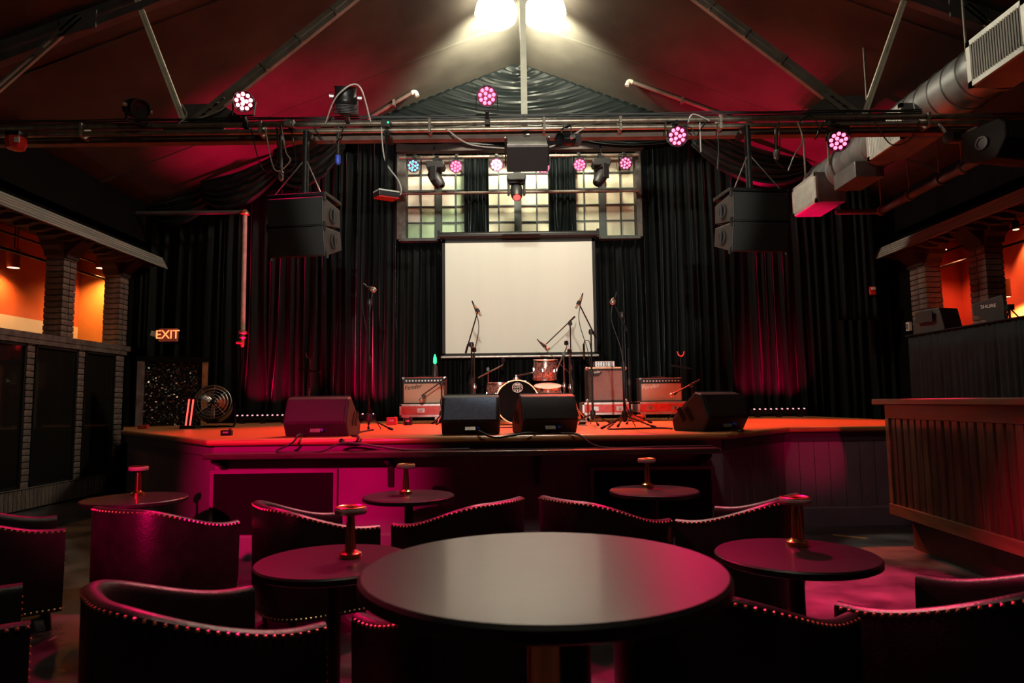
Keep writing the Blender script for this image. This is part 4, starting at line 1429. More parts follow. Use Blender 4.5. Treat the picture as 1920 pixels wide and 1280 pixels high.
# loose cables hanging from the truss
for i, (pts, mt_, lb) in enumerate((
        ([(470, 238), (485, 300), (500, 322), (520, 300), (518, 238)], 'cable', 'black cable loop sagging below the blinding pink par'),
        ([(497, 238), (515, 318), (544, 302), (536, 284), (528, 236)], 'cable_grey', 'tangled grey cable hanging above the speaker pair by the red panel'),
        ([(520, 240), (527, 320), (545, 318), (555, 300), (545, 238)], 'cable', 'black cable coil behind the tangled grey cable'),
        ([(588, 238), (605, 262), (620, 268), (632, 262), (645, 238)], 'cable', 'shallow black cable loop over the curtain swag'),
        ([(715, 238), (722, 300), (748, 340), (752, 362), (742, 368)], 'cable_grey', 'grey cable running down to the square hung box'),
        ([(835, 240), (880, 270), (948, 278)], 'cable_grey', 'grey cable sagging into the metal topped speaker from the green-lit window side'),
        ([(1027, 276), (1050, 268), (1098, 238)], 'cable_grey', 'grey cable sagging into the metal topped speaker from the duct side'),
        ([(1280, 235), (1296, 240), (1305, 255), (1315, 240), (1325, 228)], 'cable', 'small black cable loop beside the par nearer the windows'),
        ([(1312, 230), (1314, 285)], 'cable_grey', 'short grey cable end dangling beside the par nearer the windows'),
        ([(1345, 230), (1347, 285), (1345, 318)], 'cable', 'black cable end dangling above the duct-side speaker pair'),
        ([(1460, 228), (1462, 280), (1455, 300), (1470, 315)], 'cable', 'kinked black cable end dangling beside the duct-side speaker pair'),
        ([(1495, 228), (1505, 262), (1490, 290), (1478, 320)], 'cable_grey', 'long grey cable tail dangling beside the duct-side par'),
        ([(1500, 228), (1520, 215), (1535, 240), (1528, 262), (1545, 228)], 'cable', 'black cable knot on the pipe at the duct-side gusset'),
        ([(1640, 228), (1670, 270), (1705, 262), (1725, 226)], 'cable', 'black cable loop hanging across the duct register'),
        ([(1290, 230), (1300, 214), (1330, 226)], 'cable_grey', 'small grey cable arch on top of the lighting pipe'),
        ([(610, 232), (632, 180, 6.02), (672, 160, 6.02), (695, 228)], 'cable_grey', 'grey cable arching over the upturned par can'),
        ([(350, 228, 6.41), (415, 205, 6.40), (480, 150, 6.41), (500, 135, 6.415)], 'cable_grey', 'grey cable climbing the truss diagonal past the blinding pink par'),
        ([(340, 195), (350, 215), (335, 232)], 'cable_grey', 'short grey cable curl at the gusset by the unlit par can'))):
    q = [P(w_[0], w_[1], w_[2] if len(w_) > 2 else (YP - 0.029 if k_ in (0, len(pts) - 1) and w_[1] < 245 else YP - 0.034 - 0.012 * (i % 4))) for k_, w_ in enumerate(pts)]
    cable(q, 0.006 if mt_ == 'cable' else 0.007, lb, mt_)
for (px, y0, y1, lb) in ((527, 255, 350, 'black cable drop bundle with connector beside the blinding pink par'), (634, 262, 320, 'thin cable drop with blue plug above the curtain swag'), (1455, 250, 310, 'black cable drop with silver plug above the duct-side speakers')):
    a, b = P(px, 235, YP), P(px, y1 - 30, YP)
    t = thing('cable_drop', lb, 'cable', tuple(a))
    MB().cyl(a, b, 0.016, n=8).build('cord', 'cable', t, world=True, smooth=True)
    MB().lathe([(0.012, 0.0), (0.026, -0.01), (0.026, -0.08), (0.01, -0.1)], 8, b).build('plug', 'blue_plug' if px == 634 else 'silver', t, world=True, smooth=True)

# ================================================================== STAGE GEAR
def wedge(px, Y, label, rz, wd=0.56, up='wedge', lo='wedge', dx=0.0):
    x = P(px, 795, Y).x
    t = thing('stage_monitor', label, 'speaker', (x, Y, SZ), rz, group='wedge monitors along the stage edge')
    pf = [(-0.13, 0.0), (-0.20, 0.12), (-0.12, 0.325), (-0.05, 0.345), (0.24, 0.10), (0.22, 0.0)]
    MB().prism(pf, (-wd / 2, 0, 0), (0, 1, 0), (0, 0, 1), (wd, 0, 0)).build('cabinet', lo, t, bevel=0.014)
    # proud back panel
    a, b = Vector((0, -0.198, 0.128)), Vector((0, -0.124, 0.318))
    nrm = Vector((0, -(b - a).z, (b - a).y)).normalized()
    MB().bar(a + nrm * 0.004, b + nrm * 0.004, wd - 0.05, 0.008, up=nrm).build('back_panel', up, t, bevel=0.004)
    # jack plate on the lower panel
    MB().box((0.0, -0.168, 0.06), (0.09, 0.014, 0.05), Matrix.Rotation(-0.53, 3, 'X')).build('jack_plate', 'case_edge', t)
    MB().cyl((0.07, -0.15, 0.055), (0.07, -0.21, 0.06), 0.013, n=8).build('plug', 'blue_plug', t)
    # grille on the performers' side
    a, b = Vector((0, -0.045, 0.345)), Vector((0, 0.235, 0.107))
    nrm = Vector((0, -(b - a).z, (b - a).y)).normalized()
    if nrm.z < 0:
        nrm = -nrm
    MB().bar(a + nrm * 0.004, b + nrm * 0.004, wd - 0.03, 0.012, up=nrm).build('grille', 'grille', t)
    for s in (-1, 1):
        for k in range(2):
            MB().box((s * (wd / 2 + 0.001), 0.02 + 0.09 * k, 0.15), (0.006, 0.045, 0.13), Matrix.Rotation(-0.6, 3, 'X')).build('handle', 'black_matte', t)
    return t


wedge(604, 6.02, 'wedge monitor glowing dark magenta beside the tall straight microphone stand', -0.06)
wedge(884, 6.02, 'wedge monitor with bluish light put into its speckled back panel', 0.0, 0.50, 'wedge_blue_lit', 'wedge')
wedge(1022, 6.02, 'dark wedge monitor standing in front of the bass drum', 0.22, 0.50)
wedge(1335, 6.10, 'dark wedge monitor turned sideways near the bend of the stage edge', 0.55, 0.52)


def amp(px, Y, z0, label, wd=0.60, ht=0.37, lc='logo_white'):
    x = P(px, 740, Y).x
    t = thing('guitar_amp', label, 'amplifier', (x, Y, z0), group='tan-fronted combo amps on red cases')
    MB().box((0, 0.12, ht / 2), (wd, 0.24, ht)).build('cabinet', 'amp_tolex', t, bevel=0.012)
    MB().box((0, -0.003, ht * 0.40), (wd - 0.05, 0.012, ht * 0.72)).build('grille_cloth', 'amp_cloth', t)
    MB().box((0, -0.004, ht * 0.865), (wd - 0.04, 0.012, 0.05), Matrix.Rotation(-0.15, 3, 'X')).build('control_panel', 'black_metal', t)
    for i in range(12):
        MB().cyl((-wd / 2 + 0.06 + i * (wd - 0.12) / 11, -0.012, ht * 0.865), (-wd / 2 + 0.06 + i * (wd - 0.12) / 11, -0.03, ht * 0.865), 0.011, n=8).build('knob', 'silver', t)
    MB().box((0, 0.12, ht + 0.012), (0.2, 0.03, 0.016)).build('carry_handle', 'black_matte', t, bevel=0.004)
    for s in (-1, 1):
        MB().box((s * (wd / 2 - 0.012), 0.0, ht - 0.012), (0.03, 0.02, 0.03)).build('corner', 'chrome', t)
    text_part('logo', 'Fender', 0.085, lc, t, Vector((x - wd * 0.26, Y - 0.012, z0 + ht * 0.63)), (1, 0, 0.12), (-0.12, 0, 1), 0.006, 0.35)
    return t


def road_case(px0, px1, Y, z0, z1, label, feet=True):
    xa, xb = P(px0, 765, Y).x, P(px1, 765, Y).x
    t = thing('road_case', label, 'case', ((xa + xb) / 2, Y, z0))
    MB().span((xa + 0.012, Y, z0 + 0.02), (xb - 0.012, Y + 0.40, z1 - 0.012)).build('panel', 'case_red', t, world=True)
    for z in (z0 + 0.015, z1 - 0.015):
        MB().span((xa, Y - 0.01, z - 0.016), (xb, Y + 0.41, z + 0.016)).build('edge_rail', 'case_edge', t, world=True, bevel=0.003)
    for x in (xa + 0.016, xb - 0.016):
        MB().span((x - 0.016, Y - 0.01, z0), (x + 0.016, Y + 0.41, z1)).build('corner_rail', 'case_edge', t, world=True, bevel=0.003)
    n = max(1, int((xb - xa) / 0.3))
    for i in range(n):
        x = xa + (xb - xa) * (i + 0.5) / n
        MB().span((x - 0.05, Y - 0.006, (z0 + z1) / 2 - 0.03), (x + 0.05, Y + 0.01, (z0 + z1) / 2 + 0.03)).build('latch', 'case_edge', t, world=True)
        MB().span((x - 0.02, Y - 0.018, (z0 + z1) / 2 - 0.02), (x + 0.02, Y, (z0 + z1) / 2 + 0.015)).build('latch_twist', 'chrome', t, world=True)
    if z0 > SZ + 0.03:
        for x in (xa + 0.08, xb - 0.08):
            for dy in (0.06, 0.34):
                MB().cyl((x - 0.02, Y + dy, SZ + 0.035), (x + 0.02, Y + dy, SZ + 0.035), 0.035, n=10).build('caster', 'black_matte', t, world=True)
                MB().span((x - 0.03, Y + dy - 0.03, SZ + 0.035), (x + 0.03, Y + dy + 0.03, z0 + 0.005)).build('caster_fork', 'silver', t, world=True)
    return t


YA = 9.35
zc0 = SZ + 0.09
zc1 = P(790, 757, YA).z
road_case(749, 830, YA - 0.05, zc0, zc1, 'red road case under the tan amp with the green light')
amp(795, YA, zc1, 'tan-fronted combo amp beneath the green light', lc='black_matte')
zc2 = P(1130, 754, YA).z
road_case(1092, 1186, YA - 0.05, zc0, zc2, 'long red road case under the tall bass cabinet')
road_case(1196, 1290, YA - 0.05, zc0, zc2, 'red road case under the tan amp near the round-head stand')
amp(1240, YA, zc2, 'tan-fronted combo amp beyond the bass cabinet', 0.60, 0.33)
# bass cabinet and head
xa, xb = P(1101, 720, YA).x, P(1173, 720, YA).x
zb1 = P(1137, 688, YA).z
t = thing('bass_cabinet', 'tall dark bass speaker cabinet with grey cloth front', 'speaker', ((xa + xb) / 2, YA, zc2))
MB().span((xa, YA, zc2), (xb, YA + 0.36, zb1)).build('cabinet', 'amp_tolex', t, world=True, bevel=0.012)
MB().span((xa + 0.05, YA - 0.012, zc2 + 0.03), (xb - 0.03, YA + 0.01, zb1 - 0.05)).build('grille_cloth', 'cab_cloth', t, world=True)
MB().prism([(0, 0), (0.17, 0), (0.17, -0.05), (0.12, -0.10), (0, -0.10)], (xa + 0.035, YA - 0.022, zb1 - 0.03), (1, 0, 0), (0, 0, 1), (0, 0.02, 0)).build('badge_plate', 'amp_tolex', t, world=True)
text_part('badge', 'Fender', 0.05, 'logo_white', t, Vector((xa + 0.115, YA - 0.026, zb1 - 0.07)), (1, 0, 0.1), (-0.1, 0, 1), 0.004, 0.3)
for x in (xa, xb):
    for z in (zc2 + 0.02, zb1 - 0.02):
        MB().ball((x, YA + 0.005, z), 0.026, 8, 6).build('corner', 'silver', t, world=True, smooth=True)
MB().span((xa + 0.02, YA - 0.02, zb1 - 0.02), (xb - 0.02, YA, zb1)).build('edge', 'copper', t, world=True)
xa2, xb2 = P(1116, 680, YA).x, P(1153, 680, YA).x
t = thing('amp_head', 'small silver-fronted amplifier head on top of the bass cabinet', 'amplifier', ((xa2 + xb2) / 2, YA + 0.05, zb1))
MB().span((xa2, YA + 0.03, zb1 + 0.006), (xb2, YA + 0.28, zb1 + 0.085)).build('chassis', 'gusset', t, world=True, bevel=0.004)
MB().span((xa2 + 0.004, YA + 0.022, zb1 + 0.01), (xb2 - 0.004, YA + 0.034, zb1 + 0.08)).build('faceplate', 'silver', t, world=True)
for r_ in range(2):
    for i in range(6):
        x = xa2 + 0.03 + i * 0.036
        MB().cyl((x, YA + 0.024, zb1 + 0.028 + 0.032 * r_), (x, YA + 0.005, zb1 + 0.028 + 0.032 * r_), 0.010, n=8).build('knob', 'black_plastic', t, world=True)
for x in (xa2 + 0.03, xb2 - 0.03):
    MB().span((x - 0.012, YA + 0.06, zb1 - 0.001), (x + 0.012, YA + 0.25, zb1 + 0.008)).build('foot', 'black_matte', t, world=True)

# green lamp on the amp
c = P(815, 690, YA + 0.15)
t = thing('green_light', 'small black fixture on the tan amp, glowing green', 'stage light', (c.x, YA + 0.185, zc1 + 0.37))
zt = zc1 + 0.37
MB().lathe([(0.045, 0.0), (0.048, 0.02), (0.04, 0.1), (0.03, 0.16), (0.012, 0.2)], 14, (c.x, YA + 0.185, zt)).build('body', 'black_plastic', t, world=True, smooth=True)
MB().lathe([(0.014, 0.19), (0.026, 0.22), (0.022, 0.28), (0.006, 0.33)], 10, (c.x, YA + 0.185, zt)).build('lens', 'led_green', t, world=True, smooth=True)

# ------------------------------------------------------------------ drums
def drum(label, name, c, r, ln, axis, shell='sparkle', head='drum_white', lugs=6, hoop='chrome'):
    c = Vector(c)
    ax = Vector(axis).normalized()
    base = c - Vector((0, 0, r if abs(ax.z) < 0.5 else ln / 2))
    t = thing(name, label, 'drum', tuple(base))
    MB().lathe([(r * 0.97, -ln / 2), (r, -ln / 2 + 0.01), (r, ln / 2 - 0.01), (r * 0.97, ln / 2)], 28, c, ax).build('shell', shell, t, world=True, smooth=True)
    for s in (-1, 1):
        MB().lathe([(r * 0.99, s * (ln / 2 - 0.012)), (r * 1.05, s * (ln / 2 - 0.012)), (r * 1.05, s * (ln / 2 + 0.014)), (r * 1.0, s * (ln / 2 + 0.014))], 28, c, ax, True).build('hoop', hoop, t, world=True, smooth=True)
        MB().lathe([(r * 1.0, s * (ln / 2 - 0.004)), (r * 0.99, s * (ln / 2 + 0.006)), (0.01, s * (ln / 2 + 0.006))], 28, c, ax).build('drum_head', head, t, world=True)
    x = ax.orthogonal().normalized()
    y = ax.cross(x)
    for i in range(lugs):
        a = 2 * PI * (i + 0.5) / lugs
        rd = x * math.cos(a) + y * math.sin(a)
        lg = MB().cyl(c + rd * (r * 1.04) - ax * (ln / 2), c + rd * (r * 1.04) + ax * (ln / 2), 0.005, n=6)
        lg.box(c + rd * (r + 0.006), (0.014, 0.014, 0.035))
        lg.build('lug', 'chrome', t, world=True)
    return t


YK = 8.35
kc = P(970, 764, YK)
kr = 0.262
kc.z = SZ + kr + 0.02
bd = drum('bass drum with black front head bearing a white badge', 'bass_drum', (kc.x, YK + 0.2, kc.z), kr, 0.38, (0, 1, 0), head='drum_head', lugs=8, hoop='copper')
for s in (-1, 1):
    MB().cyl((kc.x + s * kr * 0.8, YK + 0.1, kc.z - 0.1), (kc.x + s * (kr + 0.1), YK - 0.05, SZ), 0.012, n=8).build('spur', 'chrome', bd, world=True)
text_part('badge_lettering', 'MAPEX', 0.040, 'logo_white', bd, Vector((kc.x + 0.005, YK - 0.008, kc.z + 0.175)), (1, 0, 0), (0, 0, 1), 0.004, 0, 1.05)
bg = MB()
ring = [(kc.x + 0.005 + 0.066 * math.cos(a) * (1 if abs(math.cos(a)) < 0.8 else 0.97), YK - 0.008, kc.z + 0.175 + 0.058 * math.sin(a)) for a in [2 * PI * i / 24 for i in range(25)]]
bg.tube(ring, 0.0035, 5)
bg.box((kc.x + 0.005, YK - 0.007, kc.z + 0.199), (0.115, 0.004, 0.004)).box((kc.x + 0.005, YK - 0.007, kc.z + 0.151), (0.115, 0.004, 0.004))
for dx in (-0.03, 0, 0.03):
    bg.box((kc.x + 0.005 + dx, YK - 0.007, kc.z + 0.135), (0.016, 0.004, 0.02))
bg.prism([(-0.04, 0), (0.04, 0), (0.02, 0.018), (0, 0.012), (-0.02, 0.018)], (kc.x + 0.005, YK - 0.009, kc.z + 0.206), (1, 0, 0), (0, 0, 1), (0, 0.004, 0))
bg.build('badge', 'logo_white', bd, world=True)
MB().lathe([(0.04, 0), (0.04, 0.03), (0.02, 0.05), (0.02, 0.08)], 12, (kc.x - 0.01, YK + 0.12, kc.z + kr - 0.005)).build('tom_mount', 'chrome', bd, world=True, smooth=True)

tc_ = P(1022, 693, YK + 0.25)
rt = drum('small sparkling rack tom raised above the snare', 'rack_tom', tc_, 0.148, 0.23, (0.05, -0.12, 1))
MB().bar(tc_ + Vector((-0.1, 0.0, -0.02)), Vector((kc.x - 0.01, YK + 0.12, kc.z + kr + 0.055)), 0.02, 0.02).build('mount_arm', 'chrome', rt, world=True)
sn_ = P(1027, 735, YK + 0.70)
sn = drum('sparkling snare drum on a tripod below the small tom', 'snare_drum', sn_, 0.178, 0.15, (0, -0.25, 1))
for k in range(3):
    a = 2 * PI * k / 3 + 0.4
    MB().cyl((sn_.x, sn_.y, sn_.z - 0.08), (sn_.x + 0.22 * math.cos(a), sn_.y + 0.22 * math.sin(a), SZ), 0.010, n=6).build('leg', 'chrome', sn, world=True)
MB().cyl((sn_.x, sn_.y, sn_.z - 0.14), (sn_.x, sn_.y, sn_.z - 0.05), 0.02, n=8).build('basket', 'chrome', sn, world=True)
ft_ = P(936, 733, YK + 0.68)
ft = drum('larger sparkling tom standing beside the bass drum', 'floor_tom', (ft_.x, ft_.y, ft_.z - 0.04), 0.165, 0.28, (0.06, -0.06, 1))
for k in range(3):
    a = 2 * PI * k / 3 + 0.5
    MB().cyl((ft_.x + 0.17 * math.cos(a), ft_.y + 0.17 * math.sin(a), ft_.z), (ft_.x + 0.19 * math.cos(a), ft_.y + 0.19 * math.sin(a), SZ), 0.009, n=6).build('leg', 'chrome', ft, world=True)


def cymbal_stand(label, px, Y, top_py, arm=None, lego=0.9):
    x = P(px, top_py, Y).x
    z = P(px, top_py, Y).z
    t = thing('cymbal_stand', label, 'stand', (x, Y, SZ), group='bare cymbal stands by the drums')
    MB().cyl((x, Y, SZ + 0.12), (x, Y, SZ + (z - SZ) * 0.55), 0.015, n=8).build('lower_tube', 'chrome', t, world=True, smooth=True)
    MB().cyl((x, Y, SZ + (z - SZ) * 0.5), (x, Y, z), 0.011, n=8).build('upper_tube', 'chrome', t, world=True, smooth=True)
    MB().lathe([(0.025, -0.03), (0.028, 0.0), (0.02, 0.03)], 10, (x, Y, SZ + (z - SZ) * 0.55)).build('collar', 'chrome', t, world=True, smooth=True)
    for k in range(3):
        a = 2 * PI * k / 3 + lego
        MB().bar((x, Y, SZ + 0.30), (x + 0.27 * math.cos(a), Y + 0.27 * math.sin(a), SZ + 0.006), 0.018, 0.008).build('leg', 'chrome', t, world=True)
    end = Vector((x, Y, z))
    if arm:
        a, b = P(*arm[0], Y), P(*arm[1], Y)
        MB().cyl(a, b, 0.009, n=8).build('boom_arm', 'chrome', t, world=True, smooth=True)
        MB().box(end, (0.04, 0.04, 0.05)).build('clutch', 'black_metal', t, world=True)
        end = b
    MB().cyl(end, end + Vector((0, 0, 0.10)), 0.006, n=6).build('tilter_rod', 'chrome', t, world=True)
    MB().lathe([(0.008, 0.035), (0.026, 0.04), (0.03, 0.055), (0.026, 0.09), (0.01, 0.095)], 10, end).build('felt', 'black_matte', t, world=True, smooth=True)
    return t


cymbal_stand('straight cymbal stand with felts, standing by the boom microphone stand', 889, 8.5, 665)
cymbal_stand('cymbal stand with boom arm across the larger tom', 915, 9.45, 692, ((896, 708), (943, 684)))
cymbal_stand('cymbal stand with steep boom arm beside the small tom', 1057, 8.92, 664, ((1043, 696), (1062, 652)), lego=0.5)
cymbal_stand('straight cymbal stand with clamps next to the bass cabinet', 1068, 8.45, 668, lego=0.5)
# hi-hat pedal legs behind the monitor
YH = 8.02
hx = P(1084, 760, YH).x
hz = P(1077, 742, YH).z
t = thing('hihat_stand', 'short chrome hi-hat stand with pedal beside the dark monitor', 'stand', (hx, YH, SZ))
MB().cyl((hx - 0.02, YH, SZ + 0.02), (hx - 0.05, YH, hz), 0.012, n=8).build('tube', 'chrome', t, world=True, smooth=True)
for (dx, dy) in ((0.06, 0.13), (-0.11, 0.10), (-0.03, -0.09)):
    MB().cyl((hx - 0.04, YH, hz - 0.05), (hx + dx, YH + dy, SZ + 0.004), 0.009, n=6).build('leg', 'chrome', t, world=True)
MB().box((hx + 0.03, YH - 0.17, SZ + 0.03), (0.08, 0.22, 0.016), Matrix.Rotation(-0.2, 3, 'X')).build('pedal', 'silver', t, world=True)
MB().box((hx + 0.03, YH - 0.27, SZ + 0.006), (0.09, 0.05, 0.014)).build('heel_plate', 'silver', t, world=True)


# ------------------------------------------------------------------ microphones on stands
def mic_stand(label, px, Y, top_py, boom=None, mic=None, mcol='mic_grille', straight=False, foot=0.28, lego=0.3, cab=True, ml_=''):
    pt = P(px, top_py, Y)
    x, z = pt.x, pt.z
    t = thing('microphone_stand', label, 'microphone stand', (x, Y, SZ))
    MB().cyl((x, Y, SZ + 0.06), (x, Y, SZ + (z - SZ) * 0.55), 0.013, n=8).build('lower_tube', 'black_metal', t, world=True, smooth=True)
    MB().cyl((x, Y, SZ + (z - SZ) * 0.5), (x, Y, z), 0.009, n=8).build('upper_tube', 'black_metal', t, world=True, smooth=True)
    MB().lathe([(0.02, -0.04), (0.022, 0.0), (0.014, 0.04)], 10, (x, Y, SZ + (z - SZ) * 0.55)).build('clutch', 'black_plastic', t, world=True, smooth=True)
    MB().lathe([(0.03, 0.09), (0.034, 0.11), (0.03, 0.16), (0.016, 0.18)], 10, (x, Y, SZ)).build('hub', 'black_plastic', t, world=True, smooth=True)
    for k in range(3):
        a = 2 * PI * k / 3 + lego
        e = Vector((x + foot * math.cos(a), Y + foot * math.sin(a), SZ + 0.012))
        lg = MB().cyl((x, Y, SZ + 0.13), e, 0.009, n=6)
        lg = lg.build('leg', 'black_metal', t, world=True)
        MB().cyl(e + Vector((0.02 * math.cos(a), 0.02 * math.sin(a), -0.004)), e + Vector((-0.03 * math.cos(a), -0.03 * math.sin(a), 0.012)), 0.014, n=6).build('rubber_foot', 'black_matte', lg, world=True)
    if boom:
        a, b = P(*boom[0], Y), P(*boom[1], Y)
        MB().cyl(a, b, 0.008, n=8).build('boom', 'black_metal', t, world=True, smooth=True)
        MB().cyl(a, a.lerp(b, 0.22), 0.013, n=8).build('boom_grip', 'black_matte', t, world=True, smooth=True)
        MB().lathe([(0.024, -0.03), (0.03, 0.0), (0.022, 0.03)], 10, (x, Y, z)).build('swivel', 'black_plastic', t, world=True, smooth=True)
    if mic:
        a, b = P(*mic[0], Y), P(*mic[1], Y)          # tail, tip
        d = (b - a).normalized()
        ml = (b - a).length
        mname = {'mic_orange': 'pencil', 'mic_grille': 'handheld'}[mcol]
        if mcol == 'mic_orange':
            tm = thing('microphone', ml_, 'microphone', tuple(a))
            MB().cyl(a, b, 0.013, n=10).build('barrel', 'mic_orange', tm, world=True, smooth=True)
            MB().lathe([(0.0135, 0), (0.0135, 0.03)], 10, b - d * 0.03, d).build('capsule', 'mic_grille', tm, world=True, smooth=True)
        else:
            tm = thing('microphone', ml_, 'microphone', tuple(a))
            MB().cyl(a, b - d * 0.05, 0.011, 0.018, n=10).build('handle', 'black_metal', tm, world=True, smooth=True)
            MB().ball(b - d * 0.022, 0.030, 12, 8).build('grille', 'mic_grille', tm, world=True, smooth=True)
            MB().lathe([(0.024, -0.006), (0.028, 0.0), (0.024, 0.006)], 12, b - d * 0.045, d).build('collar', 'copper', tm, world=True, smooth=True)
        MB().lathe([(0.018, -0.025), (0.022, -0.02), (0.022, 0.02), (0.018, 0.025)], 10, a.lerp(b, 0.45), d).build('mic_clip', 'black_plastic', t, world=True, smooth=True)
        if cab:
            s = Vector((x, Y - 0.036, SZ + (z - SZ) * 0.45))
            m1 = a.lerp(s, 0.3) + Vector((0.06 if a.x > x else -0.06, 0.03, 0.05))
            MB().tube(curve_pts([a, a - d * 0.06, m1, a.lerp(s, 0.65), s, Vector((x, Y - 0.036, SZ + (z - SZ) * 0.25)), Vector((x + 0.045 * math.cos(lego + PI / 3), Y + 0.045 * math.sin(lego + PI / 3) - 0.012, SZ + 0.17)), Vector((x + 0.15 * math.cos(lego + PI / 3), Y + 0.15 * math.sin(lego + PI / 3), SZ + 0.007))], 6), 0.005, 5).build('mic_cable', 'cable', tm, world=True)
    return t


mic_stand('tall straight vocal stand with round-head microphone before the drape folds', 693, 7.15, 566, ((691, 600), (698, 548)), ((689, 538), (704, 545)), foot=0.26, lego=-0.3, ml_='vocal microphone tilted on the tall straight stand before the drape folds')
mic_stand('slim boom stand with pencil microphone before the white screen, near the cymbal stand', 884, 8.0, 646, ((873, 662), (896, 583)), ((890, 573), (902, 592)), 'mic_orange', ml_='orange-tinted pencil microphone before the screen side by the green light')
mic_stand('overhead boom stand with dangling vocal microphone before the white screen', 1069, 9.42, 606, ((1078, 593), (1024, 645)), ((1013, 641), (1029, 655)), lego=1.57, foot=0.17, ml_='silver-headed vocal microphone dangling over the drums')
mic_stand('slim boom stand with pencil microphone at the corner of the white screen', 1108, 7.9, 622, ((1118, 634), (1087, 572)), ((1089, 559), (1080, 578)), 'mic_orange', lego=0.6, ml_='orange-tinted pencil microphone before the screen side by the bass cabinet')
mic_stand('vocal boom stand with ball microphone and long tripod legs past the screen', 1166, 6.9, 590, ((1176, 621), (1154, 574)), ((1152, 558), (1147, 570)), foot=0.30, lego=-0.45, ml_='ball-headed vocal microphone on the stand with long tripod legs')
mic_stand('empty stand with letters on its tube beside the bass cabinet', 1178, 8.2, 652, foot=0.26, lego=0.2)
mic_stand('low boom stand with microphone in front of the tan amp by the green light', 828, 8.9, 718, ((838, 708), (790, 742)), ((798, 740), (788, 752)), cab=False, foot=0.18, ml_='small microphone aimed at the tan amp by the green light')
mic_stand('low boom stand with microphone in front of the tan amp past the bass cabinet', 1297, 8.9, 722, ((1312, 712), (1262, 738)), ((1270, 735), (1256, 742)), cab=False, foot=0.18, ml_='small microphone aimed at the tan amp past the bass cabinet')


def guitar_stand(label, px, Y, top_py, hook):
    pt = P(px, top_py, Y)
    x, z = pt.x, pt.z
    t = thing('guitar_stand', label, 'stand', (x, Y, SZ))
    MB().cyl((x, Y, SZ + 0.1), (x, Y, z), 0.011, n=8).build('tube', 'black_metal', t, world=True, smooth=True)
    for k in range(3):
        a = 2 * PI * k / 3 + 0.5
        MB().cyl((x, Y, SZ + 0.22), (x + 0.22 * math.cos(a), Y + 0.22 * math.sin(a), SZ + 0.01), 0.009, n=6).build('leg', 'black_metal', t, world=True)
    MB().tube(curve_pts([(x - 0.05, Y - 0.02, z + 0.07), (x - 0.035, Y - 0.03, z + 0.02), (x, Y - 0.03, z), (x + 0.035, Y - 0.03, z + 0.02), (x + 0.05, Y - 0.02, z + 0.07)], 5), 0.010, 6).build('yoke', hook, t, world=True, smooth=True)
    MB().bar((x - 0.14, Y - 0.02, z - 0.13), (x + 0.14, Y - 0.02, z - 0.18), 0.02, 0.025).build('cross_arm', 'black_matte', t, world=True)
    for i in range(6):
        MB().box((x, Y - 0.0115, SZ + 0.30 + 0.035 * i), (0.008, 0.002, 0.018)).build('lettering', 'logo_white', t, world=True)
    return t


guitar_stand('slender instrument stand with forked top before the black drape', 581, 8.6, 672, 'black_matte')
guitar_stand('slender instrument stand with red cradle behind the tan amp', 1276, 9.75, 668, 'red_plastic')
# condenser mic hanging by the screen corner
c = P(1095, 665, 8.4)
t = thing('condenser_microphone', 'slim gold condenser microphone on a clamp near the screen corner', 'microphone', tuple(c))
MB().cyl(c + Vector((0, 0, 0.05)), c + Vector((0, 0, -0.06)), 0.013, n=8).build('body', 'brass', t, world=True, smooth=True)
MB().cyl(c + Vector((0, 0, 0.05)), c + Vector((0, 0, 0.14)), 0.014, n=8).build('capsule', 'black_metal', t, world=True, smooth=True)
MB().tube(curve_pts([c + Vector((0, 0, 0.13)), c + Vector((0.02, 0, 0.18)), c + Vector((0.07, 0, 0.16)), c + Vector((0.09, -0.05, 0.0)), Vector((P(1108, 660, 7.9).x, 7.905, c.z - 0.03))], 6), 0.006, 5).build('gooseneck', 'black_metal', t, world=True, smooth=True)

# LED bars on the stage floor, along the drapes
def led_bar(px0, px1, Y, label, n=10, lit=True, light=None):
    xa, xb = P(px0, 770, Y).x, P(px1, 770, Y).x
    t = thing('led_bar', label, 'stage light', ((xa + xb) / 2, Y, SZ), group='LED battens on the stage floor')
    MB().span((xa, Y - 0.035, SZ + 0.05), (xb, Y + 0.035, SZ + 0.125)).build('housing', 'black_metal', t, world=True, bevel=0.006)
    for x in (xa + 0.1, (xa + xb) / 2, xb - 0.1):
        MB().span((x - 0.02, Y - 0.07, SZ), (x + 0.02, Y + 0.07, SZ + 0.055)).build('foot', 'black_metal', t, world=True)
    for i in range(n):
        x = xa + (xb - xa) * (i + 0.5) / n
        MB().lathe([(0.016, 0.0), (0.014, 0.012), (0.004, 0.016)], 8, (x, Y - 0.025, SZ + 0.122), (0, -0.35, 1)).build('led_lens', 'led_white', t, world=True, smooth=True)
    if light:
        for i in range(3):
            x = xa + (xb - xa) * (i + 0.5) / 3
            spot('uplight', (x, Y, SZ + 0.14), (x + light[2], Y + light[3], SZ + 4), light[0], light[1], light[4], 0.7, 0.04, t)
            spot('graze', (x, Y, SZ + 0.14), (x + 0.1, 11.0, SZ + 0.75), 220, (1.0, 0.0, 0.06), 62, 0.9, 0.04, t)
    return t


led_bar(442, 545, 10.5, 'black LED batten with bright dots along the corner drapes', 11, light=(800, (1.0, 0.0, 0.07), 0.2, -0.45, 46))
led_bar(618, 705, 10.5, 'black LED batten half hidden behind the magenta monitor', 9, light=(45, (1.0, 0.0, 0.13), -0.35, 0.25, 70))
led_bar(1408, 1512, 10.45, 'black LED batten lighting the drape folds beyond the sideways monitor', 10, light=(600, (1.0, 0.0, 0.07), 0.0, -0.6, 50))
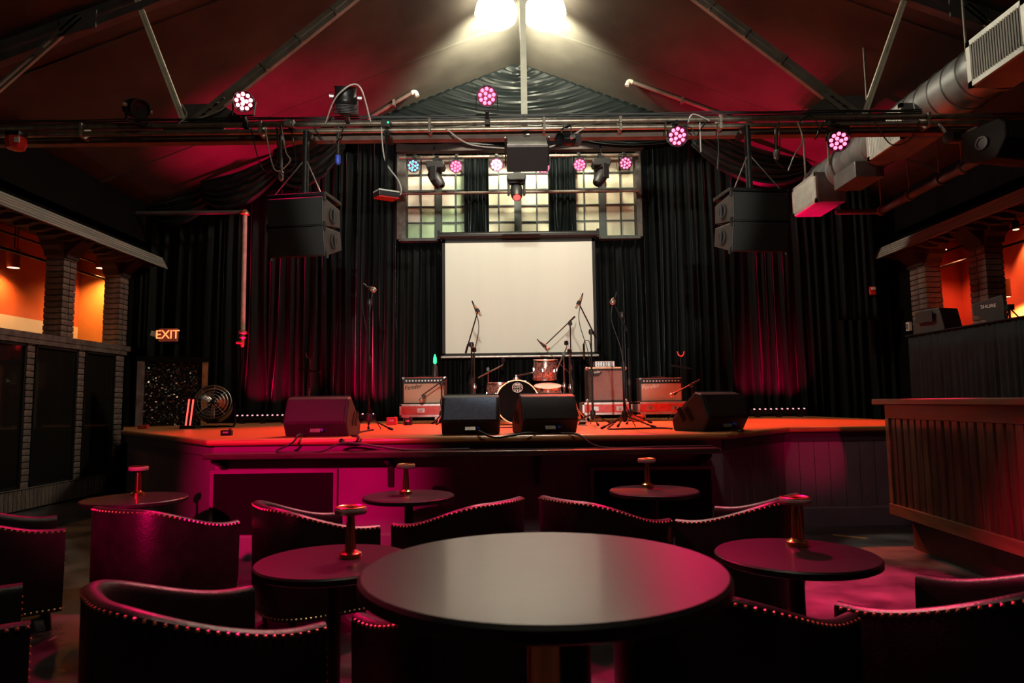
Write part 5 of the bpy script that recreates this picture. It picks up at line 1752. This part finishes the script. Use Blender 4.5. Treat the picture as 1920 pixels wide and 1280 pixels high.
# small upright LED panel and drum fan in the corner
c = P(357, 790, 8.42)
t = thing('strip_light', 'small upright LED strip light beside the drum fan', 'stage light', (c.x, 8.42, SZ))
R = Matrix.Rotation(0.10, 3, 'Y')
MB().box((c.x, 8.42, SZ + 0.20), (0.085, 0.05, 0.36), R).build('housing', 'black_metal', t, world=True, bevel=0.005)
for s in (-1, 1):
    MB().box(Vector((c.x, 8.392, SZ + 0.20)) + R @ Vector((s * 0.026, 0, 0)), (0.016, 0.012, 0.33), R).build('led_strip', 'led_red', t, world=True)
MB().box((c.x, 8.42, SZ + 0.02), (0.2, 0.16, 0.04)).build('base', 'black_metal', t, world=True, bevel=0.005)
c = P(400, 757, 8.75)
fr_ = 0.225
t = thing('drum_fan', 'round black drum fan with chrome blades on a tilting cradle', 'fan', (c.x, 8.75, SZ))
ax = Vector((0.35, -1, 0.35)).normalized()
MB().lathe([(fr_, -0.08), (fr_ + 0.012, -0.08), (fr_ + 0.012, 0.08), (fr_, 0.08), (fr_ - 0.006, 0.0)], 30, c, ax, True).build('drum', 'fan_metal', t, world=True, smooth=True)
x_ = ax.orthogonal().normalized()
y_ = ax.cross(x_)
for k in range(3):
    a0 = 2 * PI * k / 3 + 0.4
    pts = []
    for j in range(5):
        rr = 0.03 + (fr_ - 0.05) * j / 4
        for i in range(7):
            a = a0 + (i / 6 - 0.5) * (1.5 - 0.35 * j / 4)
            pts.append(c + (x_ * math.cos(a) + y_ * math.sin(a)) * rr + ax * (0.035 * (i / 6 - 0.5) * 2))
    MB().grid(pts, 7, 5).build('blade', 'fan_blade', t, world=True, smooth=True, solid=0.004)
MB().lathe([(0.045, -0.05), (0.05, 0.0), (0.04, 0.06), (0.01, 0.08)], 14, c, ax).build('motor', 'fan_metal', t, world=True, smooth=True)
gd = MB()
for rr in (0.06, 0.10, 0.14, 0.18, 0.22):
    gd.tube([c + ax * (0.085) + (x_ * math.cos(a) + y_ * math.sin(a)) * rr for a in [2 * PI * i / 28 for i in range(29)]], 0.0022, 4)
for k in range(8):
    a = 2 * PI * k / 8
    d = x_ * math.cos(a) + y_ * math.sin(a)
    gd.tube([c + ax * 0.085 + d * 0.03, c + ax * 0.083 + d * fr_], 0.0028, 4)
gd.build('guard', 'silver', t, world=True)
MB().tube(curve_pts([c + Vector((-0.25, 0.05, 0)), Vector((c.x - 0.25, 8.8, SZ + 0.03)), Vector((c.x - 0.1, 8.8, SZ + 0.015)), Vector((c.x + 0.15, 8.8, SZ + 0.015)), Vector((c.x + 0.26, 8.8, SZ + 0.03)), c + Vector((0.25, 0.05, 0.0))], 6), 0.013, 8).build('cradle', 'fan_metal', t, world=True, smooth=True)

# glitter screen in the stage corner
a, b = P(268, 800, 9.6), P(376, 800, 9.9)
gp = thing('glitter_screen', 'black glitter-mosaic wall panel in a brown timber frame at the stage corner', 'panel', ((a.x + b.x) / 2, 9.75, SZ))
d = Vector((b.x - a.x, b.y - a.y, 0))
nn = Vector((d.y, -d.x, 0)).normalized()
zt = P(320, 678, 9.75).z
MB().prism([(0, SZ), (1, SZ), (1, zt), (0, zt)], (a.x, a.y, 0), d, (0, 0, 1), -nn * 0.03).build('mosaic', 'glitter', gp, world=True)
du_ = d.normalized()
MB().bar(Vector((a.x, a.y, SZ)) - du_ * 0.05, Vector((a.x, a.y, zt)) - du_ * 0.05, 0.09, 0.09, up=nn).build('jamb', 'brick2', gp, world=True)
MB().bar(Vector((b.x, b.y, SZ)) + du_ * 0.04, Vector((b.x, b.y, zt)) + du_ * 0.04, 0.08, 0.09, up=nn).build('jamb', 'glitter_wood', gp, world=True)
MB().bar(Vector((a.x, a.y, zt + 0.03)) - du_ * 0.1, Vector((b.x, b.y, zt + 0.03)) + du_ * 0.1, 0.09, 0.08).build('head', 'wall_dark', gp, world=True)

# exit sign
c = P(316, 628, 10.4)
t = thing('exit_sign', 'glowing red EXIT sign with emergency lamp head on the drape', 'sign', tuple(c))
MB().box(c, (0.28, 0.06, 0.20)).build('housing', 'exit_face', t, world=True, bevel=0.006)
text_part('lettering', 'EXIT', 0.19, 'exit_red', t, c + Vector((0, -0.034, 0)), (1, 0, 0), (0, 0, 1), 0.006, 0, 0.95)
MB().box(c + Vector((-0.22, 0.0, 0.02)), (0.09, 0.07, 0.08), Matrix.Rotation(0.25, 3, 'Y')).build('emergency_head', 'white_plastic', t, world=True, bevel=0.006)
MB().cyl(c + Vector((-0.2, 0.01, 0.0)), c + Vector((-0.12, 0.01, 0.0)), 0.012, n=6).build('arm', 'white_plastic', t, world=True)
MB().cyl(c + Vector((0, 0.03, 0)), c + Vector((0, 0.545, 0)), 0.012, n=8).build('wall_bracket', 'black_metal', t, world=True)
# fire strobe
c = P(1636, 545, 10.555)
t = thing('fire_strobe', 'small red fire alarm strobe on the dark drape by the red aisle', 'alarm', tuple(c))
MB().box(c, (0.085, 0.05, 0.13)).build('body', 'red_plastic', t, world=True, bevel=0.006)
MB().box(c + Vector((-0.0, -0.03, 0.03)), (0.06, 0.03, 0.04)).build('lens', 'white_plastic', t, world=True, bevel=0.004)
MB().box(c + Vector((0.0, 0.06, 0.0)), (0.05, 0.09, 0.05)).build('back_box', 'black_metal', t, world=True)

# small things on the stage
for (px, py, Y, sz, lb, nm, mt_) in ((425, 812, 6.3, (0.10, 0.05, 0.05), 'small black floor box on the deck near the stage bend', 'floor_box', 'black_matte'),
                                     (269, 799, 8.6, (0.12, 0.06, 0.05), 'small reddish box lying at the stage corner', 'floor_box', 'red_plastic'),
                                     (735, 788, 8.9, (0.13, 0.10, 0.10), 'small dark stage box on the deck beside the red case', 'stage_box', 'case_red'),
                                     (1195, 786, 8.9, (0.14, 0.10, 0.09), 'small red pedal box between the two red cases', 'stage_box', 'case_red'),
                                     (765, 786, 8.8, (0.10, 0.10, 0.09), 'small round-cornered pedal in front of the red case', 'pedal', 'black_metal')):
    x = P(px, py, Y).x
    t = thing(nm, lb, 'box', (x, Y, SZ))
    MB().box((0, 0, sz[2] / 2), sz).build('body', mt_, t, bevel=0.006)
    MB().box((0, -sz[1] / 2, sz[2] * 0.6), (sz[0] * 0.5, 0.01, sz[2] * 0.3)).build('panel', 'silver', t)
    MB().cyl((sz[0] * 0.3, 0, sz[2]), (sz[0] * 0.3, 0, sz[2] + 0.015), 0.012, n=8).build('knob', 'black_plastic', t)
# cables over the stage edge
GC = 'cables draped over the stage edge'
ez = SZ
for lb, pts in zip(('black cable drooping over the edge between the blue-lit and drum monitors', 'black cable running from the drum monitor down to the drink rail', 'black cable snaking along the drink rail from the magenta monitor', 'short black cable hooked over the edge at the sideways monitor', 'black cable loop with tag over the edge beside the magenta monitor'), ([(930, 800, 5.8), (905, 800, 5.75), (898, 808, 5.6), (930, 820, 5.58), (985, 812, 5.58), (1010, 802, 5.72), (1016, 800, 5.84)],
            [(1034, 800, 5.84), (1060, 805, 5.7), (1085, 815, 5.57), (1130, 829, 5.5), (1250, 830, 5.5), (1335, 832, 5.5)],
            [(572, 806, 5.84), (560, 815, 5.57), (548, 830, 5.5), (520, 838, 5.45), (600, 838, 5.45), (650, 830, 5.5), (760, 833, 5.5), (880, 832, 5.5)],
            [(1350, 802, 6.0), (1372, 800, 5.95), (1388, 806, 5.8), (1394, 815, 5.9)],
            [(642, 822, 5.57), (638, 828, 5.575), (665, 829, 5.575), (672, 818, 5.57), (660, 806, 5.8)])):
    q = [P(x, y, Y) for x, y, Y in pts]
    for p in q:
        p.z = SZ + 0.008 if p.y >= 5.66 else (0.882 if p.z < 0.93 else p.z)
    cable(q, 0.009, lb, 'cable')
for lb, pts in zip(('black cable lying across the deck to the sideways monitor', 'black cable on the deck from the tall straight vocal stand', 'black cable on the deck before the drums'), ([(1150, 790, 8.0), (1140, 800, 6.6), (1175, 802, 6.5), (1240, 800, 6.6), (1260, 800, 6.4)], [(700, 790, 7.1), (690, 796, 6.9), (665, 804, 6.3)],
            [(850, 792, 7.4), (930, 790, 7.3), (1000, 790, 7.4)])):
    q = [P(x, y, Y) for x, y, Y in pts]
    for p in q:
        p.z = SZ + 0.009
    cable(q, 0.009, lb, 'cable')

# ================================================================== BAR
B0 = Vector((3.20, 5.80))            # far corner of the bar front
B1 = Vector((3.04, 2.6))
bd_ = (B1 - B0)
BL = bd_.length
bd_.normalize()
bn = Vector((bd_.y, -bd_.x))         # towards the hall
if bn.x > 0:
    bn = -bn
bar_ = thing('bar_counter', 'long timber bar counter clad in upright boards', 'bar', (B0.x, B0.y, 0))


def bp(s, o, z):
    q = B0 + bd_ * s + bn * o
    return Vector((q.x, q.y, z))


def bbox(name, s0, s1, o0, o1, z0, z1, m, bevel=0.004):
    vs = [bp(s, o, z) for z in (z0, z1) for o in (o0, o1) for s in (s0, s1)]
    return MB().add(vs, [(0, 2, 3, 1), (4, 5, 7, 6), (0, 1, 5, 4), (2, 6, 7, 3), (0, 4, 6, 2), (1, 3, 7, 5)]).build(name, m, bar_, world=True, bevel=bevel)


bbox('carcass', 0.02, BL, -0.55, -0.03, 0.28, 1.19, 'kick', 0)
bbox('countertop', -0.07, BL, -0.70, 0.085, 1.195, 1.245, 'bar_frame', 0.008)
bbox('top_rail', 0.0, BL, -0.03, 0.012, 1.08, 1.195, 'bar_frame')
bbox('bottom_rail', 0.0, BL, -0.03, 0.022, 0.275, 0.365, 'bar_frame')
bbox('end_stile', 0.0, 0.06, -0.03, 0.014, 0.365, 1.08, 'bar_frame')
bbox('end_panel', -0.0, 0.02, -0.60, -0.03, 0.275, 1.195, 'bar_frame')
bbox('toe_kick', 0.06, BL, -0.5, -0.13, 0.0, 0.28, 'kick', 0)
bbox('under_strip', 1.6, 2.6, -0.10, -0.08, 0.262, 0.275, 'under_glow', 0)
nb = int((BL - 0.06) / 0.094)
for i in range(nb):
    s0 = 0.06 + i * (BL - 0.06) / nb
    s1 = s0 + (BL - 0.06) / nb - 0.002
    pr = random.uniform(-0.004, 0.004)
    pf = [(s0, -0.03), (s0, -0.010 + pr), (s0 + 0.010, 0.0 + pr), (s1 - 0.012, 0.003 + pr), (s1, -0.006 + pr), (s1, -0.03)]
    vs = [bp(s, o, 0.36) for s, o in pf] + [bp(s, o, 1.085) for s, o in pf]
    n = len(pf)
    MB().add(vs, [tuple(reversed(range(n))), tuple(range(n, 2 * n))] + [(k, (k + 1) % n, n + (k + 1) % n, n + k) for k in range(n)]).build('board', random.choice(('bar_wood', 'bar_wood2')), bar_, world=True)
p = P(1640, 985, 6.2)
tag(MB().box((3.05, 6.25, 0.002), (0.30, 0.045, 0.004), Matrix.Rotation(-0.75, 3, 'Z')).build('floor_tape', 'tape'), 'short strip of tan tape on the floor by the bar end', 'tape')

# draped riser behind the bar
RX, RY0, RY1, RZ2 = 5.0, 8.45, 5.6, 2.03
rs = thing('draped_riser', 'raised mixing platform draped in black pleated cloth beyond the bar', 'platform', (RX + 0.5, 7, 0))
MB().span((RX + 0.03, RY1, RZ2 - 0.04), (XR, RY0 - 0.03, RZ2 - 0.01)).build('top_board', 'black_matte', rs, world=True)
for (x, y) in ((RX + 0.1, RY0 - 0.1), (RX + 0.1, 7.0), (RX + 0.1, RY1 + 0.1), (XR - 0.1, RY0 - 0.1)):
    MB().cyl((x, y, 0), (x, y, RZ2 - 0.03), 0.025, n=8).build('leg', 'black_metal', rs, world=True)


def skirt(path, z1, z0, parent, name, nper, amp):
    pts = []
    nv = 10
    cols = []
    for k in range(len(path) - 1):
        a, b = Vector(path[k]), Vector(path[k + 1])
        ln = (b - a).length
        n = int(ln * nper * 7)
        d = (b - a).normalized()
        nn_ = Vector((d.y, -d.x))
        for i in range(n):
            cols.append((a + d * (ln * i / n), nn_, len(cols)))
    ph = [random.uniform(-0.8, 0.8) for _ in range(len(cols))]
    for j in range(nv):
        v = j / (nv - 1)
        for (q, nn_, i) in cols:
            w_ = 2 * PI * i / 7 + 0.9 * math.sin(i * 0.21) + 0.4 * math.sin(i * 0.53)
            o = amp * (0.35 + 0.65 * min(1, v * 4)) * math.sin(w_)
            r = q + nn_ * o
            pts.append((r.x, r.y, z1 + (z0 - z1) * v))
    return MB().grid(pts, len(cols), nv).build(name, 'drape_table', parent, smooth=True, world=True, solid=0.006, clean=False)


skirt([(XR - 0.05, RY0), (RX, RY0), (RX, RY1)], RZ2 - 0.01, 0.02, rs, 'skirt', 11, 0.018)
MB().span((RX - 0.03, RY1, RZ2 - 0.012), (XR, RY0 + 0.02, RZ2 + 0.004)).build('top_cloth', 'drape_table', rs, world=True, bevel=0.01)
# wedge speaker under a cover on the platform
c = Vector((5.20, 8.16, RZ2))
t = thing('covered_speaker', 'low black wedge speaker sitting on the draped platform', 'speaker', tuple(c))
MB().prism([(-0.20, 0), (-0.20, 0.16), (-0.10, 0.30), (0.16, 0.30), (0.22, 0.0)], c + Vector((-0.12, 0, 0)), (0.35, -0.94, 0), (0, 0, 1), (0.3, 0.11, 0)).build('cabinet', 'box_paint', t, world=True, bevel=0.015)
MB().box(c + Vector((-0.16, 0.0, 0.20)), (0.01, 0.22, 0.13), Matrix.Rotation(0.36, 3, 'Z')).build('grille', 'grille', t, world=True)
# paddle antenna with lettering
c = L(1852, 581, 5.35)
t = thing('paddle_antenna', 'black shark-fin paddle antenna lettered in white on a short stand', 'antenna', (c.x, c.y, RZ2))
e = Vector((0.42, -0.9, 0)).normalized()
MB().prism([(-0.165, 0.02), (-0.15, 0.09), (0.16, 0.15), (0.17, 0.10), (0.17, -0.10), (0.16, -0.15), (0.0, -0.14), (-0.15, -0.03)], c, e, (0, 0, 1), Vector((0.9, 0.42, 0)) * 0.018).build('paddle', 'black_plastic', t, world=True, bevel=0.004)
text_part('lettering', 'SHURE', 0.055, 'logo_white', t, c + e * 0.01 + Vector((-0.9, -0.42, 0)) * 0.003 + Vector((0, 0, 0.04)), e, (0, 0, 1), 0.003)
MB().box(c + e * 0.22, (0.07, 0.07, 0.06)).build('clamp', 'black_metal', t, world=True)
MB().cyl(c + e * 0.22, Vector(((c + e * 0.22).x, (c + e * 0.22).y, RZ2)), 0.012, n=8).build('stem', 'black_metal', t, world=True)
for s in (-1, 1):
    q = c + e * 0.22
    MB().cyl(q, Vector((q.x + 0.05, q.y + 0.14 * s, RZ2)), 0.008, n=6).build('leg', 'black_metal', t, world=True)
# small wall socket box by the platform
c = P(1707, 612, 10.57)
c.x = XR - 0.02
t = thing('socket_box', 'small grey socket box on the pier beside the draped platform', 'socket', tuple(c))
MB().box(c, (0.05, 0.09, 0.14)).build('box', 'white_plastic', t, world=True, bevel=0.004)
MB().box(c + Vector((-0.03, 0, 0)), (0.01, 0.05, 0.08)).build('faceplate', 'silver', t, world=True)

# ================================================================== TABLES AND LAMPS
def table(loc, r, h, label, brass=False, group=None):
    t = thing('round_table', label, 'table', (loc[0], loc[1], 0), group=group)
    MB().lathe([(r - 0.012, h - 0.032), (r, h - 0.026), (r, h - 0.006), (r - 0.006, h)], 64).build('edge', 'table_edge', t, smooth=True)
    MB().lathe([(r - 0.004, h - 0.004), (r - 0.007, h + 0.001), (0.01, h + 0.001)], 64).build('table_top', 'table_top', t, smooth=True)
    cr_ = 0.036 if brass else 0.030
    MB().cyl((0, 0, 0.03), (0, 0, h - 0.03), cr_, n=20).build('column', 'brass' if brass else 'black_metal', t, smooth=True)
    MB().lathe([(0.10, h - 0.045), (0.10, h - 0.032), (0.02, h - 0.03)], 20).build('top_flange', 'black_metal', t, smooth=True)
    br = 0.28 if brass else 0.22
    MB().lathe([(br, 0.0), (br, 0.012), (br * 0.9, 0.018), (0.05, 0.03), (0.04, 0.05)], 32).build('base', 'black_metal', t, smooth=True)
    return t


GT = 'low black round tables with lamps'
TH_ = 0.61
TB = {'bc': (-0.74, 4.81), 'br': (1.01, 4.93), 'bl': (-2.69, 4.85), 'mr': (1.17, 2.87), 'ml': (-0.75, 2.86)}
table((0.058, 1.42), 0.373, 0.913, 'larger black round table with brass column and bare top', True)
table(TB['bl'], 0.345, TH_, 'low black round table closest to the brick wall', group=GT)
table(TB['bc'], 0.32, TH_, 'low black round table before the magenta stage front, under the drink rail', group=GT)
table(TB['br'], 0.32, TH_, 'low black round table with pink-lit top before the dark stage hatch', group=GT)
table(TB['ml'], 0.32, TH_, 'low black round table partly hidden by the bare larger table', group=GT)
table(TB['mr'], 0.325, TH_, 'low black round table closest to the timber bar', group=GT)


def lamp(loc, label):
    t = thing('table_lamp', label, 'lamp', loc, group='small brass cordless lamps')
    MB().lathe([(0.046, 0.0), (0.047, 0.006), (0.046, 0.018), (0.030, 0.026), (0.024, 0.032)], 28).build('base', 'brass', t, smooth=True)
    MB().lathe([(0.024, 0.030), (0.021, 0.10), (0.016, 0.172), (0.014, 0.185)], 20).build('stem', 'brass', t, smooth=True)
    MB().lathe([(0.02, 0.176), (0.064, 0.180), (0.067, 0.184), (0.067, 0.202), (0.064, 0.206), (0.02, 0.206)], 32).build('shade', 'acrylic', t, smooth=True)
    MB().lathe([(0.060, 0.205), (0.064, 0.209), (0.058, 0.211), (0.050, 0.207), (0.015, 0.206)], 32).build('cap', 'brass', t, smooth=True)
    return t


zt_ = TH_ + 0.001


def onto(px, py):
    d = ray(px, py)
    return tuple(Vector((0, 0, H)) + d * ((zt_ - H) / d.z))


for (px, py, lb) in ((258, 928, 'small brass table lamp on the table by the brick wall'), (761, 925, 'small brass table lamp before the magenta stage front'),
                     (1214, 912, 'small brass table lamp on the pink-lit table before the hatch'), (657, 1044, 'small brass table lamp beside the bare larger table'),
                     (1495, 1022, 'small brass table lamp on the table by the timber bar')):
    lamp(onto(px, py), lb)


# ================================================================== CHAIRS
def make_chair():
    """barrel club chair, faces +y: high back sweeping down to low arms, nailheads along rim and hem"""
    t = thing('club_chair', '-', 'chair')
    Wd, yb, yf = 0.325, -0.31, 0.29
    path = []
    n1, n2 = 8, 30
    for i in range(n1):
        path.append((Vector((Wd, yf + (0.0 - yf) * i / n1)), Vector((1, 0))))
    for i in range(n2 + 1):
        a = -PI * i / n2
        q = Vector((Wd * math.copysign(abs(math.cos(a)) ** 0.75, math.cos(a)), yb * abs(math.sin(a)) ** 0.8))
        path.append((q, None))
    for i in range(1, n1 + 1):
        path.append((Vector((-Wd, yf * i / n1)), Vector((-1, 0))))
    m = len(path)
    arc = [0]
    for i in range(1, m):
        arc.append(arc[-1] + (path[i][0] - path[i - 1][0]).length)
    half = arc[-1] / 2
    hts, nrs = [], []
    for i in range(m):
        a = abs(arc[i] - half)
        hts.append(0.705 - 0.135 * smooth01((a - 0.16) / 0.60))
        p0, p1 = path[max(0, i - 1)][0], path[min(m - 1, i + 1)][0]
        d = (p1 - p0).normalized()
        nv = Vector((d.y, -d.x))
        nv = -nv
        if nv.dot(path[i][0]) < 0:
            nv = -nv
        nrs.append(nv)
    sec = lambda h: [(-0.025, 0.11), (-0.005, 0.25), (0.0, h - 0.022), (-0.004, h - 0.008), (-0.014, h - 0.001), (-0.028, h + 0.001), (-0.044, h - 0.003), (-0.055, h - 0.014), (-0.062, h - 0.04), (-0.075, 0.30), (-0.075, 0.11)]
    vs, fs = [], []
    k = len(sec(0.6))
    for i in range(m):
        for o, z in sec(hts[i]):
            q = path[i][0] + nrs[i] * o
            vs.append((q.x, q.y, z))
    for i in range(m - 1):
        for j in range(k):
            fs.append((i * k + j, i * k + (j + 1) % k, (i + 1) * k + (j + 1) % k, (i + 1) * k + j))
    fs.append(tuple(reversed(range(k))))
    fs.append(tuple(range((m - 1) * k, m * k)))
    MB().add(vs, fs).build('shell', 'leather', t, smooth=True)
    # seat
    cu = MB()
    pts = []
    for z, sc_ in ((0.24, 1.0), (0.37, 1.0), (0.40, 0.95), (0.41, 0.80), (0.412, 0.0)):
        for i in range(24):
            a = 2 * PI * i / 24
            x = 0.235 * math.copysign(abs(math.cos(a)) ** 0.5, math.cos(a)) * sc_
            y = 0.03 + 0.265 * math.copysign(abs(math.sin(a)) ** 0.5, math.sin(a)) * sc_
            pts.append((x, y, z))
    fs = []
    for j in range(4):
        for i in range(24):
            fs.append((j * 24 + i, j * 24 + (i + 1) % 24, (j + 1) * 24 + (i + 1) % 24, (j + 1) * 24 + i))
    fs.append(tuple(reversed(range(24))))
    cu.add(pts, fs)
    cu.build('seat_cushion', 'leather', t, smooth=True)
    MB().span((-0.24, -0.20, 0.11), (0.24, 0.28, 0.25)).build('seat_frame', 'leather', t, bevel=0.01)
    for sx in (-1, 1):
        for (y, lean) in ((0.22, 0.02), (-0.16, -0.03)):
            MB().cyl((sx * 0.22, y, 0.12), (sx * 0.235, y + lean, 0.0), 0.022, 0.014, n=10).build('leg', 'wood_leg', t, smooth=True)
    # nailheads
    nh = MB()

    def nail(p, nrm):
        nrm = Vector(nrm).normalized()
        x = nrm.orthogonal().normalized()
        y = nrm.cross(x)
        r = 0.0080
        c_ = Vector(p)
        nh.add([c_ + x * r, c_ + y * r, c_ - x * r, c_ - y * r, c_ + nrm * r * 0.8], [(0, 1, 4), (1, 2, 4), (2, 3, 4), (3, 0, 4)])
    step = 0.027
    s = 0.008
    i = 0
    while s < arc[-1]:
        while i < m - 2 and arc[i + 1] < s:
            i += 1
        f = (s - arc[i]) / max(1e-6, arc[i + 1] - arc[i])
        q = path[i][0].lerp(path[i + 1][0], f)
        nv = nrs[i].lerp(nrs[i + 1], f)
        h = hts[i] + (hts[i + 1] - hts[i]) * f
        r_ = q + nv * -0.001
        nail((r_.x, r_.y, h - 0.014), (nv.x, nv.y, 0.6))
        r_ = q + nv * -0.021
        nail((r_.x, r_.y, 0.125), (nv.x, nv.y, 0))
        s += step
    for e in (0, m - 1):
        for k_ in range(18):
            z = 0.13 + k_ * 0.024
            if z < hts[e] - 0.04:
                q = path[e][0] + nrs[e] * -0.012
                nail((q.x, q.y + 0.001, z), (0, 1, 0))
    o = nh.build('nailheads', 'nail', t, clean=False)
    o['kind'] = 'stuff'
    return t


chair = make_chair()
GCc = 'black leather barrel chairs with brass nailheads'
CH = [(-1.18, 3.98, 55, 'black leather club chair facing the magenta stage front, before the dark hatch'),
      (-0.28, 4.02, -52, 'black leather club chair with sloping pink-edged back next to the column of the rail table'),
      (0.49, 4.05, 52, 'black leather club chair with pink-edged back in front of the pink-lit table'),
      (1.35, 4.02, -52, 'black leather club chair with pink-edged back behind the lamp of the bar-side table'),
      (-1.02, 2.22, 48, 'black leather club chair with gold-studded rim beside the half-hidden low table'),
      (-0.10, 2.25, -40, 'black leather club chair tucked behind the bare larger table'),
      (0.66, 2.26, 50, 'black leather club chair with studded arm meeting its neighbour by the bare larger table'),
      (1.50, 2.28, -36, 'black leather club chair nearest the timber bar, a sliver of pink floor beyond it'),
      (-2.06, 3.98, 24, 'black leather club chair with magenta glow on its broad back'),
      (-2.98, 3.98, 52, 'black leather club chair with straight studded rim beside the magenta-lit chair'),
      (-1.98, 2.30, 52, 'club chair closest to the brick wall in the row by the bare larger table')]
for i, (x, y, a, lb) in enumerate(CH):
    rz_ = -math.radians(a)
    if i == 0:
        chair.location = (x, y, 0)
        chair.rotation_euler = (0, 0, rz_)
        chair['label'] = lb
        chair['group'] = GCc
    else:
        copy_thing(chair, (x, y, 0), rz_, lb, GCc)

# ================================================================== HOUSE LIGHTS (unseen bare spots, no fixtures)
spot('front_wash', (-2.4, -2.9, 3.5), (-1.9, 5.7, 0.60), 5200, MAGENTA, 17, 0.9, 0.1)
spot('front_wash_corner', (2.0, -2.9, 3.5), (2.98, 6.75, 0.95), 1600, PINK, 7.5, 0.9, 0.1)
spot('bar_wash', (-0.5, 2.0, 4.4), (3.1, 3.9, 0.40), 2600, PINK, 15, 0.9, 0.1)
spot('screen_light', (0.15, -2.9, 2.62), (0.15, 10.9, 3.72), 2600, (1.0, 0.96, 0.82), 28, 0.25, 0.06)
